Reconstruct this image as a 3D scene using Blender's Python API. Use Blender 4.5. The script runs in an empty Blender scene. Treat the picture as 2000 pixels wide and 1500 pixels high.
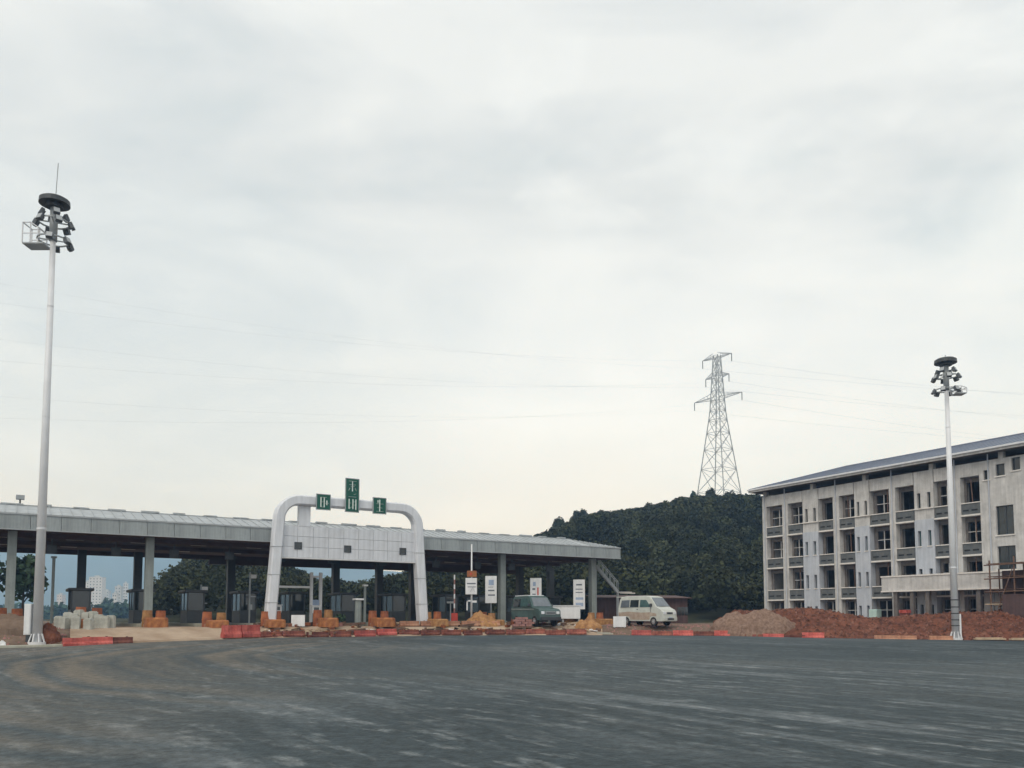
import bpy, math, random
import numpy as np
from mathutils import Vector, noise
random.seed(7); rng = np.random.default_rng(7)
noise.seed_set(3)
S = bpy.context.scene
C = S.collection
R = math.radians

# ------------------------------------------------------------------ camera
F = 1600.0; CX = 1000.0; HZ = 1207.0; PITCH = R(4.0)
CY = HZ - F*math.tan(PITCH); CAMZ = 1.5
cam = bpy.data.cameras.new('camera'); co = bpy.data.objects.new('camera', cam); C.objects.link(co)
co.location = (0, 0, CAMZ); co.rotation_euler = (math.pi/2+PITCH, 0, 0)
cam.sensor_fit = 'HORIZONTAL'; cam.sensor_width = 36; cam.lens = 36*F/2000
cam.shift_y = (CY-750)/2000.0
cam.clip_start = .1; cam.clip_end = 12000
S.camera = co

# ------------------------------------------------------------------ sky and sun (overcast)
SUN_EL, SUN_AZ = R(48), R(205)      # azimuth clockwise from +Y: behind the camera, to its left
w = bpy.data.worlds.new('World'); S.world = w; w.use_nodes = True
nt = w.node_tree; nt.nodes.clear(); N = nt.nodes.new; Lk = nt.links.new
out = N('ShaderNodeOutputWorld'); bg = N('ShaderNodeBackground'); bg.inputs[1].default_value = .107
sky = N('ShaderNodeTexSky'); sky.sky_type = 'NISHITA'; sky.sun_disc = False
sky.sun_elevation = SUN_EL; sky.sun_rotation = SUN_AZ; sky.air_density = 1.5; sky.dust_density = 4
tc = N('ShaderNodeTexCoord'); mp = N('ShaderNodeMapping'); mp.inputs['Scale'].default_value = (1.5, 1.5, 5.0)
mp.inputs['Location'].default_value = (.3, .2, .15)
Lk(tc.outputs['Generated'], mp.inputs[0])
n1 = N('ShaderNodeTexNoise'); n1.inputs['Scale'].default_value = 1.3; n1.inputs['Detail'].default_value = 6; n1.inputs['Roughness'].default_value = .5
n1.inputs['Distortion'].default_value = .5
Lk(mp.outputs[0], n1.inputs[0])
rp = N('ShaderNodeValToRGB')
e = rp.color_ramp.elements
e[0].position = .37; e[0].color = (6.3, 7.0, 7.25, 1)
e[1].position = .59; e[1].color = (8.6, 8.95, 8.95, 1)
el = rp.color_ramp.elements.new(.47); el.color = (7.5, 7.95, 8.1, 1)
Lk(n1.outputs[0], rp.inputs[0])
# the overcast brightens towards the horizon
sx = N('ShaderNodeSeparateXYZ'); Lk(tc.outputs['Generated'], sx.inputs[0])
hr = N('ShaderNodeMapRange'); hr.inputs[1].default_value = .04; hr.inputs[2].default_value = .46
hr.inputs[3].default_value = .62; hr.inputs[4].default_value = 0
Lk(sx.outputs[2], hr.inputs[0])
mh = N('ShaderNodeMix'); mh.data_type = 'RGBA'
Lk(hr.outputs[0], mh.inputs[0]); Lk(rp.outputs[0], mh.inputs[6]); mh.inputs[7].default_value = (13.0, 14.0, 14.8, 1)
# a darker cloud bank low on the left, ragged by noise
dt = N('ShaderNodeVectorMath'); dt.operation = 'DOT_PRODUCT'; Lk(tc.outputs['Generated'], dt.inputs[0])
bd_ = Vector((math.sin(R(-24))*math.cos(R(15)), math.cos(R(-24))*math.cos(R(15)), math.sin(R(15)))); dt.inputs[1].default_value = bd_
n2 = N('ShaderNodeTexNoise'); n2.inputs['Scale'].default_value = 3.2; n2.inputs['Detail'].default_value = 7; n2.inputs['Roughness'].default_value = .55; n2.inputs['Distortion'].default_value = .4
mp2 = N('ShaderNodeMapping'); mp2.inputs['Scale'].default_value = (1, 1, 2.8); Lk(tc.outputs['Generated'], mp2.inputs[0]); Lk(mp2.outputs[0], n2.inputs[0])
ad = N('ShaderNodeMath'); ad.operation = 'MULTIPLY_ADD'; ad.inputs[1].default_value = .16; Lk(n2.outputs[0], ad.inputs[0]); Lk(dt.outputs['Value'], ad.inputs[2])
br = N('ShaderNodeMapRange'); br.interpolation_type = 'SMOOTHSTEP'; br.inputs[1].default_value = 1.0; br.inputs[2].default_value = 1.10; br.inputs[3].default_value = 0; br.inputs[4].default_value = .62
Lk(ad.outputs[0], br.inputs[0])
mb = N('ShaderNodeMix'); mb.data_type = 'RGBA'; Lk(br.outputs[0], mb.inputs[0]); Lk(mh.outputs[2], mb.inputs[6]); mb.inputs[7].default_value = (5.5, 6.35, 6.85, 1)
w2 = N('ShaderNodeMapRange'); w2.inputs[1].default_value = .48; w2.inputs[2].default_value = .66; w2.inputs[3].default_value = 0; w2.inputs[4].default_value = .6; Lk(n2.outputs[0], w2.inputs[0])
mw = N('ShaderNodeMix'); mw.data_type = 'RGBA'; Lk(w2.outputs[0], mw.inputs[0]); Lk(mb.outputs[2], mw.inputs[6]); mw.inputs[7].default_value = (9.8, 10.2, 10.2, 1)
mx = N('ShaderNodeMix'); mx.data_type = 'RGBA'; mx.inputs[0].default_value = .94
Lk(sky.outputs[0], mx.inputs[6]); Lk(mw.outputs[2], mx.inputs[7])
Lk(mx.outputs[2], bg.inputs[0]); Lk(bg.outputs[0], out.inputs[0])
sl = bpy.data.lights.new('sun', 'SUN'); so = bpy.data.objects.new('sun', sl); C.objects.link(so)
sl.energy = 1.5; sl.angle = R(35); sl.color = (1, .97, .93)
dv = Vector((math.sin(SUN_AZ)*math.cos(SUN_EL), math.cos(SUN_AZ)*math.cos(SUN_EL), math.sin(SUN_EL)))
so.rotation_euler = dv.to_track_quat('Z', 'Y').to_euler()
vs = S.view_settings; vs.view_transform = 'Standard'; vs.look = 'None'; vs.exposure = 0; vs.gamma = 1; vs.use_curve_mapping = False
S.cycles.max_bounces = 6; S.cycles.volume_bounces = 1

# ------------------------------------------------------------------ helpers
def W(px, py, Y):
    """world point at forward distance Y seen at pixel (px, py) of the 2000 x 1500 picture"""
    u = (px-CX)/F; v = (CY-py)/F
    fw = math.cos(PITCH)-v*math.sin(PITCH); up = math.sin(PITCH)+v*math.cos(PITCH)
    k = Y/fw
    return Vector((u*k, Y, CAMZ+up*k))
def smooth(a, b, x):
    t = min(1, max(0, (x-a)/(b-a))); return t*t*(3-2*t)
def interp(x, pts):
    return float(np.interp(x, [p[0] for p in pts], [p[1] for p in pts]))

def mat(name, col, rough=.75, var=.15, scale=2.0, bump=0.0, metal=0.0, col2=None, spec=.4, bscale=None, stretch=(1, 1, 1), streak=0.0, island=0.0, orand=0.0):
    m = bpy.data.materials.new(name); m.use_nodes = True
    t = m.node_tree; b = t.nodes['Principled BSDF']
    b.inputs['Roughness'].default_value = rough; b.inputs['Metallic'].default_value = metal
    b.inputs['Specular IOR Level'].default_value = spec
    tc = t.nodes.new('ShaderNodeTexCoord'); mp = t.nodes.new('ShaderNodeMapping')
    mp.inputs['Scale'].default_value = stretch
    t.links.new(tc.outputs['Object'], mp.inputs[0])
    n = t.nodes.new('ShaderNodeTexNoise'); n.inputs['Scale'].default_value = scale; n.inputs['Detail'].default_value = 6
    n.inputs['Roughness'].default_value = .65
    t.links.new(mp.outputs[0], n.inputs[0])
    r = t.nodes.new('ShaderNodeValToRGB')
    if col2 is None: a = [c*(1-var) for c in col]; c2 = [min(1, c*(1+var)) for c in col]
    else: a = col; c2 = col2
    r.color_ramp.elements[0].position = .34; r.color_ramp.elements[1].position = .66
    r.color_ramp.elements[0].color = (*a, 1); r.color_ramp.elements[1].color = (*c2, 1)
    t.links.new(n.outputs[0], r.inputs[0]); cur = r.outputs[0]
    def mul(cur, src, lo, hi):
        mr = t.nodes.new('ShaderNodeMapRange'); mr.inputs[1].default_value = .3 if src.name != 'Random Per Island' else 0
        mr.inputs[2].default_value = .7 if src.name != 'Random Per Island' else 1
        mr.inputs[3].default_value = lo; mr.inputs[4].default_value = hi
        t.links.new(src, mr.inputs[0])
        mm = t.nodes.new('ShaderNodeMix'); mm.data_type = 'RGBA'; mm.blend_type = 'MULTIPLY'; mm.inputs[0].default_value = 1
        t.links.new(cur, mm.inputs[6]); t.links.new(mr.outputs[0], mm.inputs[7]); return mm.outputs[2]
    if streak:      # rain-washed vertical streaks of dirt
        mp2 = t.nodes.new('ShaderNodeMapping'); mp2.inputs['Scale'].default_value = (2.2, 2.2, .18)
        t.links.new(tc.outputs['Object'], mp2.inputs[0])
        n2 = t.nodes.new('ShaderNodeTexNoise'); n2.inputs['Scale'].default_value = 2.5; n2.inputs['Detail'].default_value = 5
        t.links.new(mp2.outputs[0], n2.inputs[0]); cur = mul(cur, n2.outputs[0], 1-streak, 1)
    if island:
        g = t.nodes.new('ShaderNodeNewGeometry'); cur = mul(cur, g.outputs['Random Per Island'], 1-island, 1+island)
    if island and 'foliage' in name:
        at_ = t.nodes.new('ShaderNodeAttribute'); at_.attribute_name = 'tint'; mm = t.nodes.new('ShaderNodeMix'); mm.data_type = 'RGBA'; mm.blend_type = 'MULTIPLY'; mm.inputs[0].default_value = 1
        t.links.new(cur, mm.inputs[6]); t.links.new(at_.outputs['Fac'], mm.inputs[7]); cur = mm.outputs[2]
    if orand:
        oi = t.nodes.new('ShaderNodeObjectInfo'); mr = t.nodes.new('ShaderNodeMapRange'); mr.inputs[3].default_value = 1-orand; mr.inputs[4].default_value = 1+orand*.5
        t.links.new(oi.outputs['Random'], mr.inputs[0]); mm = t.nodes.new('ShaderNodeMix'); mm.data_type = 'RGBA'; mm.blend_type = 'MULTIPLY'; mm.inputs[0].default_value = 1
        t.links.new(cur, mm.inputs[6]); t.links.new(mr.outputs[0], mm.inputs[7]); cur = mm.outputs[2]
    t.links.new(cur, b.inputs['Base Color'])
    if bump:
        n3 = t.nodes.new('ShaderNodeTexNoise'); n3.inputs['Scale'].default_value = bscale or scale*6; n3.inputs['Detail'].default_value = 5
        t.links.new(tc.outputs['Object'], n3.inputs[0])
        bp = t.nodes.new('ShaderNodeBump'); bp.inputs['Strength'].default_value = bump; bp.inputs['Distance'].default_value = .05
        t.links.new(n3.outputs[0], bp.inputs['Height']); t.links.new(bp.outputs[0], b.inputs['Normal'])
    return m

class MB:
    def __init__(s): s.v = []; s.f = []
    def add(s, vs, fs):
        o = len(s.v); s.v += [tuple(v) for v in vs]; s.f += [tuple(i+o for i in f) for f in fs]; return s
    def box(s, x0, x1, y0, y1, z0, z1):
        return s.add([(x0,y0,z0),(x1,y0,z0),(x1,y1,z0),(x0,y1,z0),(x0,y0,z1),(x1,y0,z1),(x1,y1,z1),(x0,y1,z1)],
                     [(0,3,2,1),(4,5,6,7),(0,1,5,4),(1,2,6,5),(2,3,7,6),(3,0,4,7)])
    def cbox(s, c, sx, sy, sz):
        return s.box(c[0]-sx/2, c[0]+sx/2, c[1]-sy/2, c[1]+sy/2, c[2]-sz/2, c[2]+sz/2)
    def bar(s, p, q, a, b=None, r2=None, n=4):
        p = Vector(p); q = Vector(q); d = (q-p).normalized(); b = b or a; r2 = 1 if r2 is None else r2
        up = Vector((0,0,1)) if abs(d.z) < .95 else Vector((0,1,0))
        x = d.cross(up).normalized(); y = x.cross(d).normalized()
        vs = []
        for o, k in ((p, 1), (q, r2)):
            for i in range(n):
                t = 2*math.pi*(i+.5)/n; m = 1.414 if n == 4 else 1
                vs.append(o+x*math.cos(t)*a/2*m*k+y*math.sin(t)*b/2*m*k)
        fs = [tuple(range(n))[::-1], tuple(range(n, 2*n))]+[(i, (i+1) % n, n+(i+1) % n, n+i) for i in range(n)]
        return s.add(vs, fs)
    def prism(s, prof, y0, y1, shrink=None):
        """closed profile in (x, z) extruded along y; shrink(z) scales the half-width"""
        n = len(prof); k = shrink or (lambda z: 1); c = (y0+y1)/2
        vs = [(x, c+(y0-c)*k(z), z) for x, z in prof]+[(x, c+(y1-c)*k(z), z) for x, z in prof]
        return s.add(vs, [tuple(range(n)), tuple(range(2*n-1, n-1, -1))]+[(i, n+i, n+(i+1) % n, (i+1) % n) for i in range(n)])
    def grid(s, P):
        a = len(P); b = len(P[0]); vs = [p for r in P for p in r]
        return s.add(vs, [(i*b+j, i*b+j+1, (i+1)*b+j+1, (i+1)*b+j) for i in range(a-1) for j in range(b-1)])
    def mesh(s, name, m, smooth=False, bevel=0):
        me = bpy.data.meshes.new(name); me.from_pydata(s.v, [], s.f); me.update()
        if m: me.materials.append(m)
        if smooth: me.polygons.foreach_set('use_smooth', [True]*len(me.polygons))
        return me
    def build(s, name, m, parent=None, smooth=False, bevel=0):
        return obj(name, s.mesh(name, m, smooth), parent, bevel)
def obj(name, me, parent=None, bevel=0, loc=None, rot=None):
    o = bpy.data.objects.new(name, me); C.objects.link(o)
    if parent: o.parent = parent
    if loc is not None: o.location = loc
    if rot is not None: o.rotation_euler = rot
    if bevel:
        b = o.modifiers.new('bevel', 'BEVEL'); b.width = bevel; b.segments = 2; b.limit_method = 'ANGLE'; b.angle_limit = R(40)
    return o
def tag(o, label, cat, group=None):
    o['label'] = label; o['category'] = cat
    if group: o['group'] = group
    return o
def thing(name, loc, rz, label, cat, group=None):
    o = bpy.data.objects.new(name, None); C.objects.link(o); o.empty_display_size = .3
    o.location = loc; o.rotation_euler = (0, 0, rz); return tag(o, label, cat, group)
def kids(o): return [c for c in ALLK.get(o.name, [])]
def copy_thing(root, loc, rz, label, group=None):
    def cp(o, par):
        c = o.copy(); C.objects.link(c)
        if par: c.parent = par
        for ch in list(o.children): cp(ch, c)
        return c
    r = cp(root, None); r.location = loc; r.rotation_euler = (0, 0, rz); r['label'] = label
    if group: r['group'] = group
    return r
def struct(o): o['kind'] = 'structure'; return o
def stuff(o): o['kind'] = 'stuff'; return o
ORD = ['', 'first', 'second', 'third', 'fourth', 'fifth', 'sixth', 'seventh', 'eighth', 'ninth', 'tenth', 'eleventh', 'twelfth',
       'thirteenth', 'fourteenth', 'fifteenth', 'sixteenth', 'seventeenth', 'eighteenth', 'nineteenth', 'twentieth']

# ------------------------------------------------------------------ materials
M = {}
M['earth'] = mat('red earth', (.075, .030, .020), .97, col2=(.20, .080, .050), scale=1.3, bump=1, bscale=5, spec=.1)
M['earth_brown'] = mat('brown earth', (.115, .08, .058), .95, col2=(.20, .145, .11), scale=.8, bump=.8, bscale=8, spec=.1)
M['clod'] = mat('dry earth clods', (.085, .038, .027), .97, col2=(.18, .088, .062), scale=.9, spec=.1, island=.5)
M['gravel'] = mat('pinkish gravel', (.16, .10, .075), .95, col2=(.30, .205, .155), scale=5, bump=1, bscale=30, spec=.1)
M['concrete'] = mat('dusty tan concrete', (.30, .215, .15), .9, col2=(.46, .36, .27), scale=.45, bump=.2, spec=.2)
M['kerb'] = mat('pale kerb concrete', (.28, .28, .23), .9, col2=(.40, .39, .33), scale=2, bump=.2, spec=.2)
M['white_steel'] = mat('white painted steel', (.68, .69, .71), .45, var=.05, scale=1.2, streak=.08)
M['arch_white'] = mat('arch white cladding', (.66, .68, .72), .45, var=.06, scale=.8, streak=.16, orand=.06)
M['fascia'] = mat('grey aluminium fascia', (.33, .365, .375), .4, var=.12, scale=.9, streak=.28, orand=.1)
M['roof_metal'] = mat('pale metal roof', (.36, .385, .40), .5, var=.14, scale=1.5, streak=.1)
M['soffit'] = mat('dark maroon soffit', (.085, .048, .044), .8, var=.3, scale=.5)
M['grey_steel'] = mat('grey painted steel', (.26, .29, .28), .5, var=.12, scale=1.2, streak=.2)
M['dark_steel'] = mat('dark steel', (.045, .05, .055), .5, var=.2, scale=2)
M['lamp_grey'] = mat('weathered lamp housing', (.09, .10, .11), .5, var=.3, scale=3)
M['galv'] = mat('galvanised steel', (.33, .35, .36), .5, var=.15, scale=.6, metal=.2)
M['black'] = mat('black rubber', (.018, .018, .018), .85, var=.2)
M['glass'] = mat('dark window glass', (.02, .026, .028), .08, var=.2, spec=.6)
M['teal_glass'] = mat('teal tinted glass', (.06, .11, .11), .1, var=.25, scale=4, spec=.7)
M['pale_glass'] = mat('sky reflecting windscreen', (.12, .14, .16), .06, var=.2, spec=1)
M['orange'] = mat('orange island paint', (.21, .07, .03), .8, col2=(.46, .19, .065), scale=2.2, streak=.15, bump=.15)
M['barrel'] = mat('red orange barrel plastic', (.20, .055, .025), .75, col2=(.46, .16, .06), scale=2.4, streak=.15, orand=.3)
M['band_yellow'] = mat('dusty yellow film', (.50, .30, .09), .6, col2=(.62, .42, .16), scale=3)
M['amber'] = mat('amber island paint', (.22, .10, .04), .85, col2=(.46, .25, .10), scale=2.2, streak=.15, bump=.15)
M['dirty_black'] = mat('dusty black paint', (.09, .055, .035), .8, var=.25)
M['red_plastic'] = mat('red barrier plastic', (.33, .045, .035), .6, col2=(.60, .15, .12), scale=2.2, streak=.35, orand=.4)
M['faded_red'] = mat('faded dusty red plastic', (.17, .04, .03), .8, col2=(.38, .13, .085), scale=2.6, streak=.45, orand=.55)
M['salmon'] = mat('sun bleached orange plastic', (.36, .15, .085), .75, col2=(.52, .29, .18), scale=2.4, streak=.4, orand=.3)
M['white_paint'] = mat('white paint', (.72, .73, .74), .5, var=.06, scale=2, streak=.12)
M['sign_green'] = mat('green sign sheet', (.008, .085, .057), .5, var=.2, scale=3)
M['sign_white'] = mat('sign white film', (.68, .76, .72), .55, var=.08)
M['sign_grey'] = mat('sign grey print', (.12, .14, .17), .6, var=.2)
M['sign_blue'] = mat('sign blue print', (.30, .38, .52), .6, var=.15)
M['sign_red'] = mat('sign red print', (.5, .06, .04), .6, var=.15)
M['beige_wall'] = mat('raw beige render', (.47, .46, .445), .92, col2=(.66, .645, .625), scale=1.1, streak=.24, bump=.3, bscale=6)
M['inner_wall'] = mat('shade darkened inner render', (.11, .095, .09), .92, col2=(.20, .18, .165), scale=1.1, streak=.2)  # recess shade put into the colour: darker version of the facade render
M['blue_wall'] = mat('lavender blue render', (.44, .47, .52), .9, col2=(.53, .555, .60), scale=.8, streak=.18, bump=.1)
M['parapet'] = mat('dark grey parapet panel', (.085, .095, .10), .7, col2=(.145, .15, .15), scale=1.3, streak=.2)
M['coping'] = mat('pale coping', (.66, .63, .59), .85, var=.12)
M['roof_blue'] = mat('blue grey roof sheet', (.125, .15, .205), .45, col2=(.175, .20, .265), scale=.8, streak=.1)
M['brown_wood'] = mat('brown timber', (.11, .062, .045), .9, col2=(.19, .115, .08), scale=2, stretch=(1, 1, 5))
M['pale_wood'] = mat('pale timber', (.42, .32, .22), .9, var=.2, scale=3)
M['maroon'] = mat('maroon brown sheet', (.075, .042, .04), .8, col2=(.115, .068, .062), scale=1, streak=.3)
M['brick_red'] = mat('dusty red brick', (.22, .105, .09), .9, col2=(.34, .18, .16), scale=2.5)
M['grey_block'] = mat('grey concrete block', (.33, .33, .29), .9, col2=(.5, .5, .45), scale=2.5, bump=.2)
M['mint'] = mat('mint painted sheet', (.45, .60, .56), .6, var=.1)
M['van_paint'] = mat('cream van paint', (.47, .485, .445), .4, var=.12, scale=2, spec=.5)
M['suv_paint'] = mat('dark teal car paint', (.045, .085, .08), .3, var=.2, scale=2, spec=.5)
M['mud'] = mat('tan brown lower body', (.30, .22, .17), .9, col2=(.42, .35, .28), scale=3)  # tan brown tone for the van's lower body
M['chrome'] = mat('chrome', (.6, .6, .62), .2, var=.05, metal=.8)
M['lamp'] = mat('headlamp glass', (.7, .72, .74), .1, var=.08, spec=.8)
M['bark'] = mat('bark', (.07, .055, .045), .9, var=.3)
M['leaf'] = mat('dark hillside foliage', (.022, .030, .013), .85, col2=(.050, .054, .025), scale=.16, island=.4, spec=.15)
M['leaf_green'] = mat('fresh dark foliage', (.024, .052, .028), .8, col2=(.05, .075, .035), scale=.3, island=.5, spec=.2)
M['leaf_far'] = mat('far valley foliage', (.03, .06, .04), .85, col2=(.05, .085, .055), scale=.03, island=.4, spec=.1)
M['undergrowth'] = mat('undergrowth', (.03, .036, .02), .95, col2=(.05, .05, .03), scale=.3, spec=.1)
M['mountain'] = mat('haze tinted forested mountain', (.05, .075, .095), .95, col2=(.065, .092, .11), scale=.01, spec=.05)  # forest colour shifted to blue, painting in part of the haze
M['far_white'] = mat('far white render', (.52, .53, .52), .8, var=.06)  # white dulled so that some haze sits in the colour
M['far_grey'] = mat('far grey render', (.40, .42, .42), .8, var=.1)
M['far_tan'] = mat('far tan render', (.48, .44, .40), .8, var=.1)
M['lightpanel'] = mat('ceiling lamp diffuser', (.62, .55, .45), .4, var=.05)

# asphalt with curved dust tracks left by lorries
def asphalt_mat():
    m = bpy.data.materials.new('dusty asphalt'); m.use_nodes = True; t = m.node_tree; b = t.nodes['Principled BSDF']
    Nn = t.nodes.new; L = t.links.new
    tc = Nn('ShaderNodeTexCoord')
    wob = Nn('ShaderNodeTexNoise'); wob.inputs['Scale'].default_value = .035; wob.inputs['Detail'].default_value = 1
    L(tc.outputs['Object'], wob.inputs[0])
    ws = Nn('ShaderNodeVectorMath'); ws.operation = 'MULTIPLY_ADD'; ws.inputs[1].default_value = (6, 6, 0)
    L(wob.outputs['Color'], ws.inputs[0]); L(tc.outputs['Object'], ws.inputs[2])
    def layer(rot, sc, scale, detail, seed):
        r_ = Nn('ShaderNodeVectorRotate'); r_.rotation_type = 'Z_AXIS'; r_.inputs['Angle'].default_value = R(rot); L(ws.outputs[0], r_.inputs[0])
        q = Nn('ShaderNodeMapping'); q.inputs['Scale'].default_value = (*sc, 1); q.inputs['Location'].default_value = (seed, seed*1.7, 0)
        L(r_.outputs[0], q.inputs[0])
        n = Nn('ShaderNodeTexNoise'); n.inputs['Scale'].default_value = scale; n.inputs['Detail'].default_value = detail; n.inputs['Roughness'].default_value = .6
        L(q.outputs[0], n.inputs[0]); return n.outputs[0]
    def rng_(v, a, b_, lo=0, hi=1):
        mr = Nn('ShaderNodeMapRange'); mr.inputs[1].default_value = a; mr.inputs[2].default_value = b_; mr.inputs[3].default_value = lo; mr.inputs[4].default_value = hi
        L(v, mr.inputs[0]); return mr.outputs[0]
    def mix(f, c1, c2):
        mm = Nn('ShaderNodeMix'); mm.data_type = 'RGBA'
        L(f, mm.inputs[0])
        for i, c in ((6, c1), (7, c2)):
            if isinstance(c, tuple): mm.inputs[i].default_value = (*c, 1)
            else: L(c, mm.inputs[i])
        return mm.outputs[2]
    def mathn(op, a, b_):
        mm = Nn('ShaderNodeMath'); mm.operation = op; L(a, mm.inputs[0])
        if isinstance(b_, float): mm.inputs[1].default_value = b_
        else: L(b_, mm.inputs[1])
        return mm.outputs[0]
    big = layer(0, (.05, .05), 1, 4, 2.0)
    base = mix(rng_(big, .35, .65), (.026, .038, .044), (.054, .070, .078))
    # track direction: from far left to near right
    s1 = layer(62, (.16, .9), 1, 8, 5.0)
    s2 = layer(56, (.8, 2.6), 1, 8, 9.0)
    patch = rng_(layer(60, (.05, .16), 1, 5, 3.0), .40, .60)
    st = mathn('MULTIPLY', rng_(s1, .50, .68), patch)
    st2 = mathn('MULTIPLY', rng_(s2, .52, .68), patch)
    grit = Nn('ShaderNodeTexNoise'); grit.inputs['Scale'].default_value = 2.6; grit.inputs['Detail'].default_value = 8; grit.inputs['Roughness'].default_value = .75
    L(tc.outputs['Object'], grit.inputs[0]); gr = rng_(grit.outputs[0], .36, .56)
    st2 = mathn('MULTIPLY', st2, gr)
    c = mix(mathn('MULTIPLY', st, .55), base, (.20, .22, .23))
    c = mix(mathn('MULTIPLY', st2, .6), c, (.34, .36, .36))
    # brown mud carried onto the left side
    sep = Nn('ShaderNodeSeparateXYZ'); L(tc.outputs['Object'], sep.inputs[0])
    lf = mathn('ADD', rng_(sep.outputs[0], -3.0, -11.0), rng_(big, .3, .7, -.35, .35))
    mud = mathn('MULTIPLY', rng_(layer(75, (.05, .8), 1, 4, 13.0), .38, .62, .25, 1.0), lf)
    # tyre arcs turning towards the toll lanes
    cv = Nn('ShaderNodeVectorMath'); cv.operation = 'DISTANCE'; cv.inputs[1].default_value = (10, 38, 0)
    wv = Nn('ShaderNodeVectorMath'); wv.operation = 'MULTIPLY_ADD'; wv.inputs[1].default_value = (2.2, 2.2, 0)
    wn = Nn('ShaderNodeTexNoise'); wn.inputs['Scale'].default_value = .12; L(tc.outputs['Object'], wn.inputs[0]); L(wn.outputs['Color'], wv.inputs[0]); L(tc.outputs['Object'], wv.inputs[2])
    L(wv.outputs[0], cv.inputs[0])
    cb = Nn('ShaderNodeCombineXYZ'); L(cv.outputs['Value'], cb.inputs[0])
    rn = Nn('ShaderNodeTexNoise'); rn.inputs['Scale'].default_value = .9; rn.inputs['Detail'].default_value = 5; L(cb.outputs[0], rn.inputs[0])
    mud = mathn('MULTIPLY', mathn('MULTIPLY', rng_(rn.outputs[0], .40, .60, .1, 1.3), rng_(grit.outputs[0], .3, .65, .45, 1.0)), lf)
    mc = Nn('ShaderNodeClamp'); L(mud, mc.inputs[0])
    c = mix(mathn('MULTIPLY', mc.outputs[0], .75), c, (.15, .125, .095))
    dk = layer(64, (.12, .5), 1, 7, 21.0)
    c = mix(rng_(dk, .54, .70, 0, .55), c, (.03, .038, .04))
    fine = Nn('ShaderNodeTexNoise'); fine.inputs['Scale'].default_value = 5; fine.inputs['Detail'].default_value = 10; fine.inputs['Roughness'].default_value = .75; L(tc.outputs['Object'], fine.inputs[0])
    fm = Nn('ShaderNodeMix'); fm.data_type = 'RGBA'; fm.blend_type = 'MULTIPLY'; fm.inputs[0].default_value = 1
    L(c, fm.inputs[6]); L(rng_(fine.outputs[0], .3, .7, .45, 1.6), fm.inputs[7])
    L(fm.outputs[2], b.inputs['Base Color'])
    b.inputs['Roughness'].default_value = .85; b.inputs['Specular IOR Level'].default_value = .25
    bp = Nn('ShaderNodeBump'); bp.inputs['Strength'].default_value = .9; bp.inputs['Distance'].default_value = .03
    f2 = Nn('ShaderNodeTexNoise'); f2.inputs['Scale'].default_value = 14; f2.inputs['Detail'].default_value = 4; L(tc.outputs['Object'], f2.inputs[0])
    L(f2.outputs[0], bp.inputs['Height']); L(bp.outputs[0], b.inputs['Normal'])
    return m
M['asphalt'] = asphalt_mat()

# ------------------------------------------------------------------ terrain
EDGE = [(-3000, 1275, 36), (-900, 1272, 38), (-300, 1268, 41), (0, 1266, 43), (120, 1263, 44.5), (250, 1256, 46.5), (400, 1250, 50), (520, 1246, 53), (800, 1242, 59),
        (1000, 1240.5, 62), (1200, 1240.5, 62.5), (1420, 1242, 61), (1600, 1246, 59), (1870, 1250, 57), (2000, 1252, 56), (2400, 1258, 52), (3200, 1266, 45), (5000, 1275, 36)]
EPX = [e_[0] for e_ in EDGE]; EPY = [e_[1] for e_ in EDGE]; EYY = [e_[2] for e_ in EDGE]
def edge(px):
    return W(px, np.interp(px, EPX, EPY), np.interp(px, EPX, EYY))
def px_of(X, Y): return CX+F*X/max(Y, 1e-3)
PADZ = .9
def ground_z(X, Y):
    if Y < 8: return -.12
    px = min(5000, max(-3000, px_of(X, Y)))
    e_ = edge(px); o = Y-e_.y
    if o < 0: return e_.z*smooth(14, e_.y, Y)-.12
    z = e_.z-.12+(PADZ-e_.z+.06)*smooth(0, 4, o)
    k = smooth(1080, 1180, px)+smooth(230, 120, px)        # bare earth outside the concrete
    z += k*(.10+.12*noise.noise((X*.35, Y*.35, 0))+.06*noise.noise((X*1.1, Y*1.1, 3)))*smooth(.3, 2, o)
    z -= (1-min(1, k))*.22*smooth(0, 1.5, o)
    return z
far_ = [260, 340, 480, 700, 1000, 1500, 2200, 3200]
xs = [-x for x in far_[::-1]]+[-200, -170]+[x for x in np.arange(-140, 141, 2.0)]+[170, 200]+far_
ys = [-300, -150, -60, -20]+[y for y in np.arange(4, 130, 1.0)]+[140, 160, 190, 230, 300, 420, 600, 900, 1400, 2200, 3200]
g = MB().grid([[(x, y, ground_z(x, y)) for x in xs] for y in ys])
struct(g.build('ground', M['earth_brown'], smooth=True))

def asphalt_pt(c, f):
    px = 1000+c*4000 if abs(c) <= 1 else 0
    e_ = edge(px); nx, ny = c*140, -40
    X = nx+(e_.x-nx)*f; Y = ny+(e_.y-ny)*f
    return (X, Y, e_.z*smooth(14, e_.y, Y)+.03*noise.noise((X*.12, Y*.12, 0))*smooth(0, .2, 1-f))
cs = sorted(set([round(x, 4) for x in np.linspace(-1, 1, 41)]+[round(x, 4) for x in np.linspace(-.32, .32, 90)]))
fs_ = [0, .2, .35]+list(np.linspace(.42, 1, 60))
a = MB().grid([[asphalt_pt(c, f) for c in cs] for f in fs_])
struct(a.build('asphalt_road', M['asphalt'], smooth=True))

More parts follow.
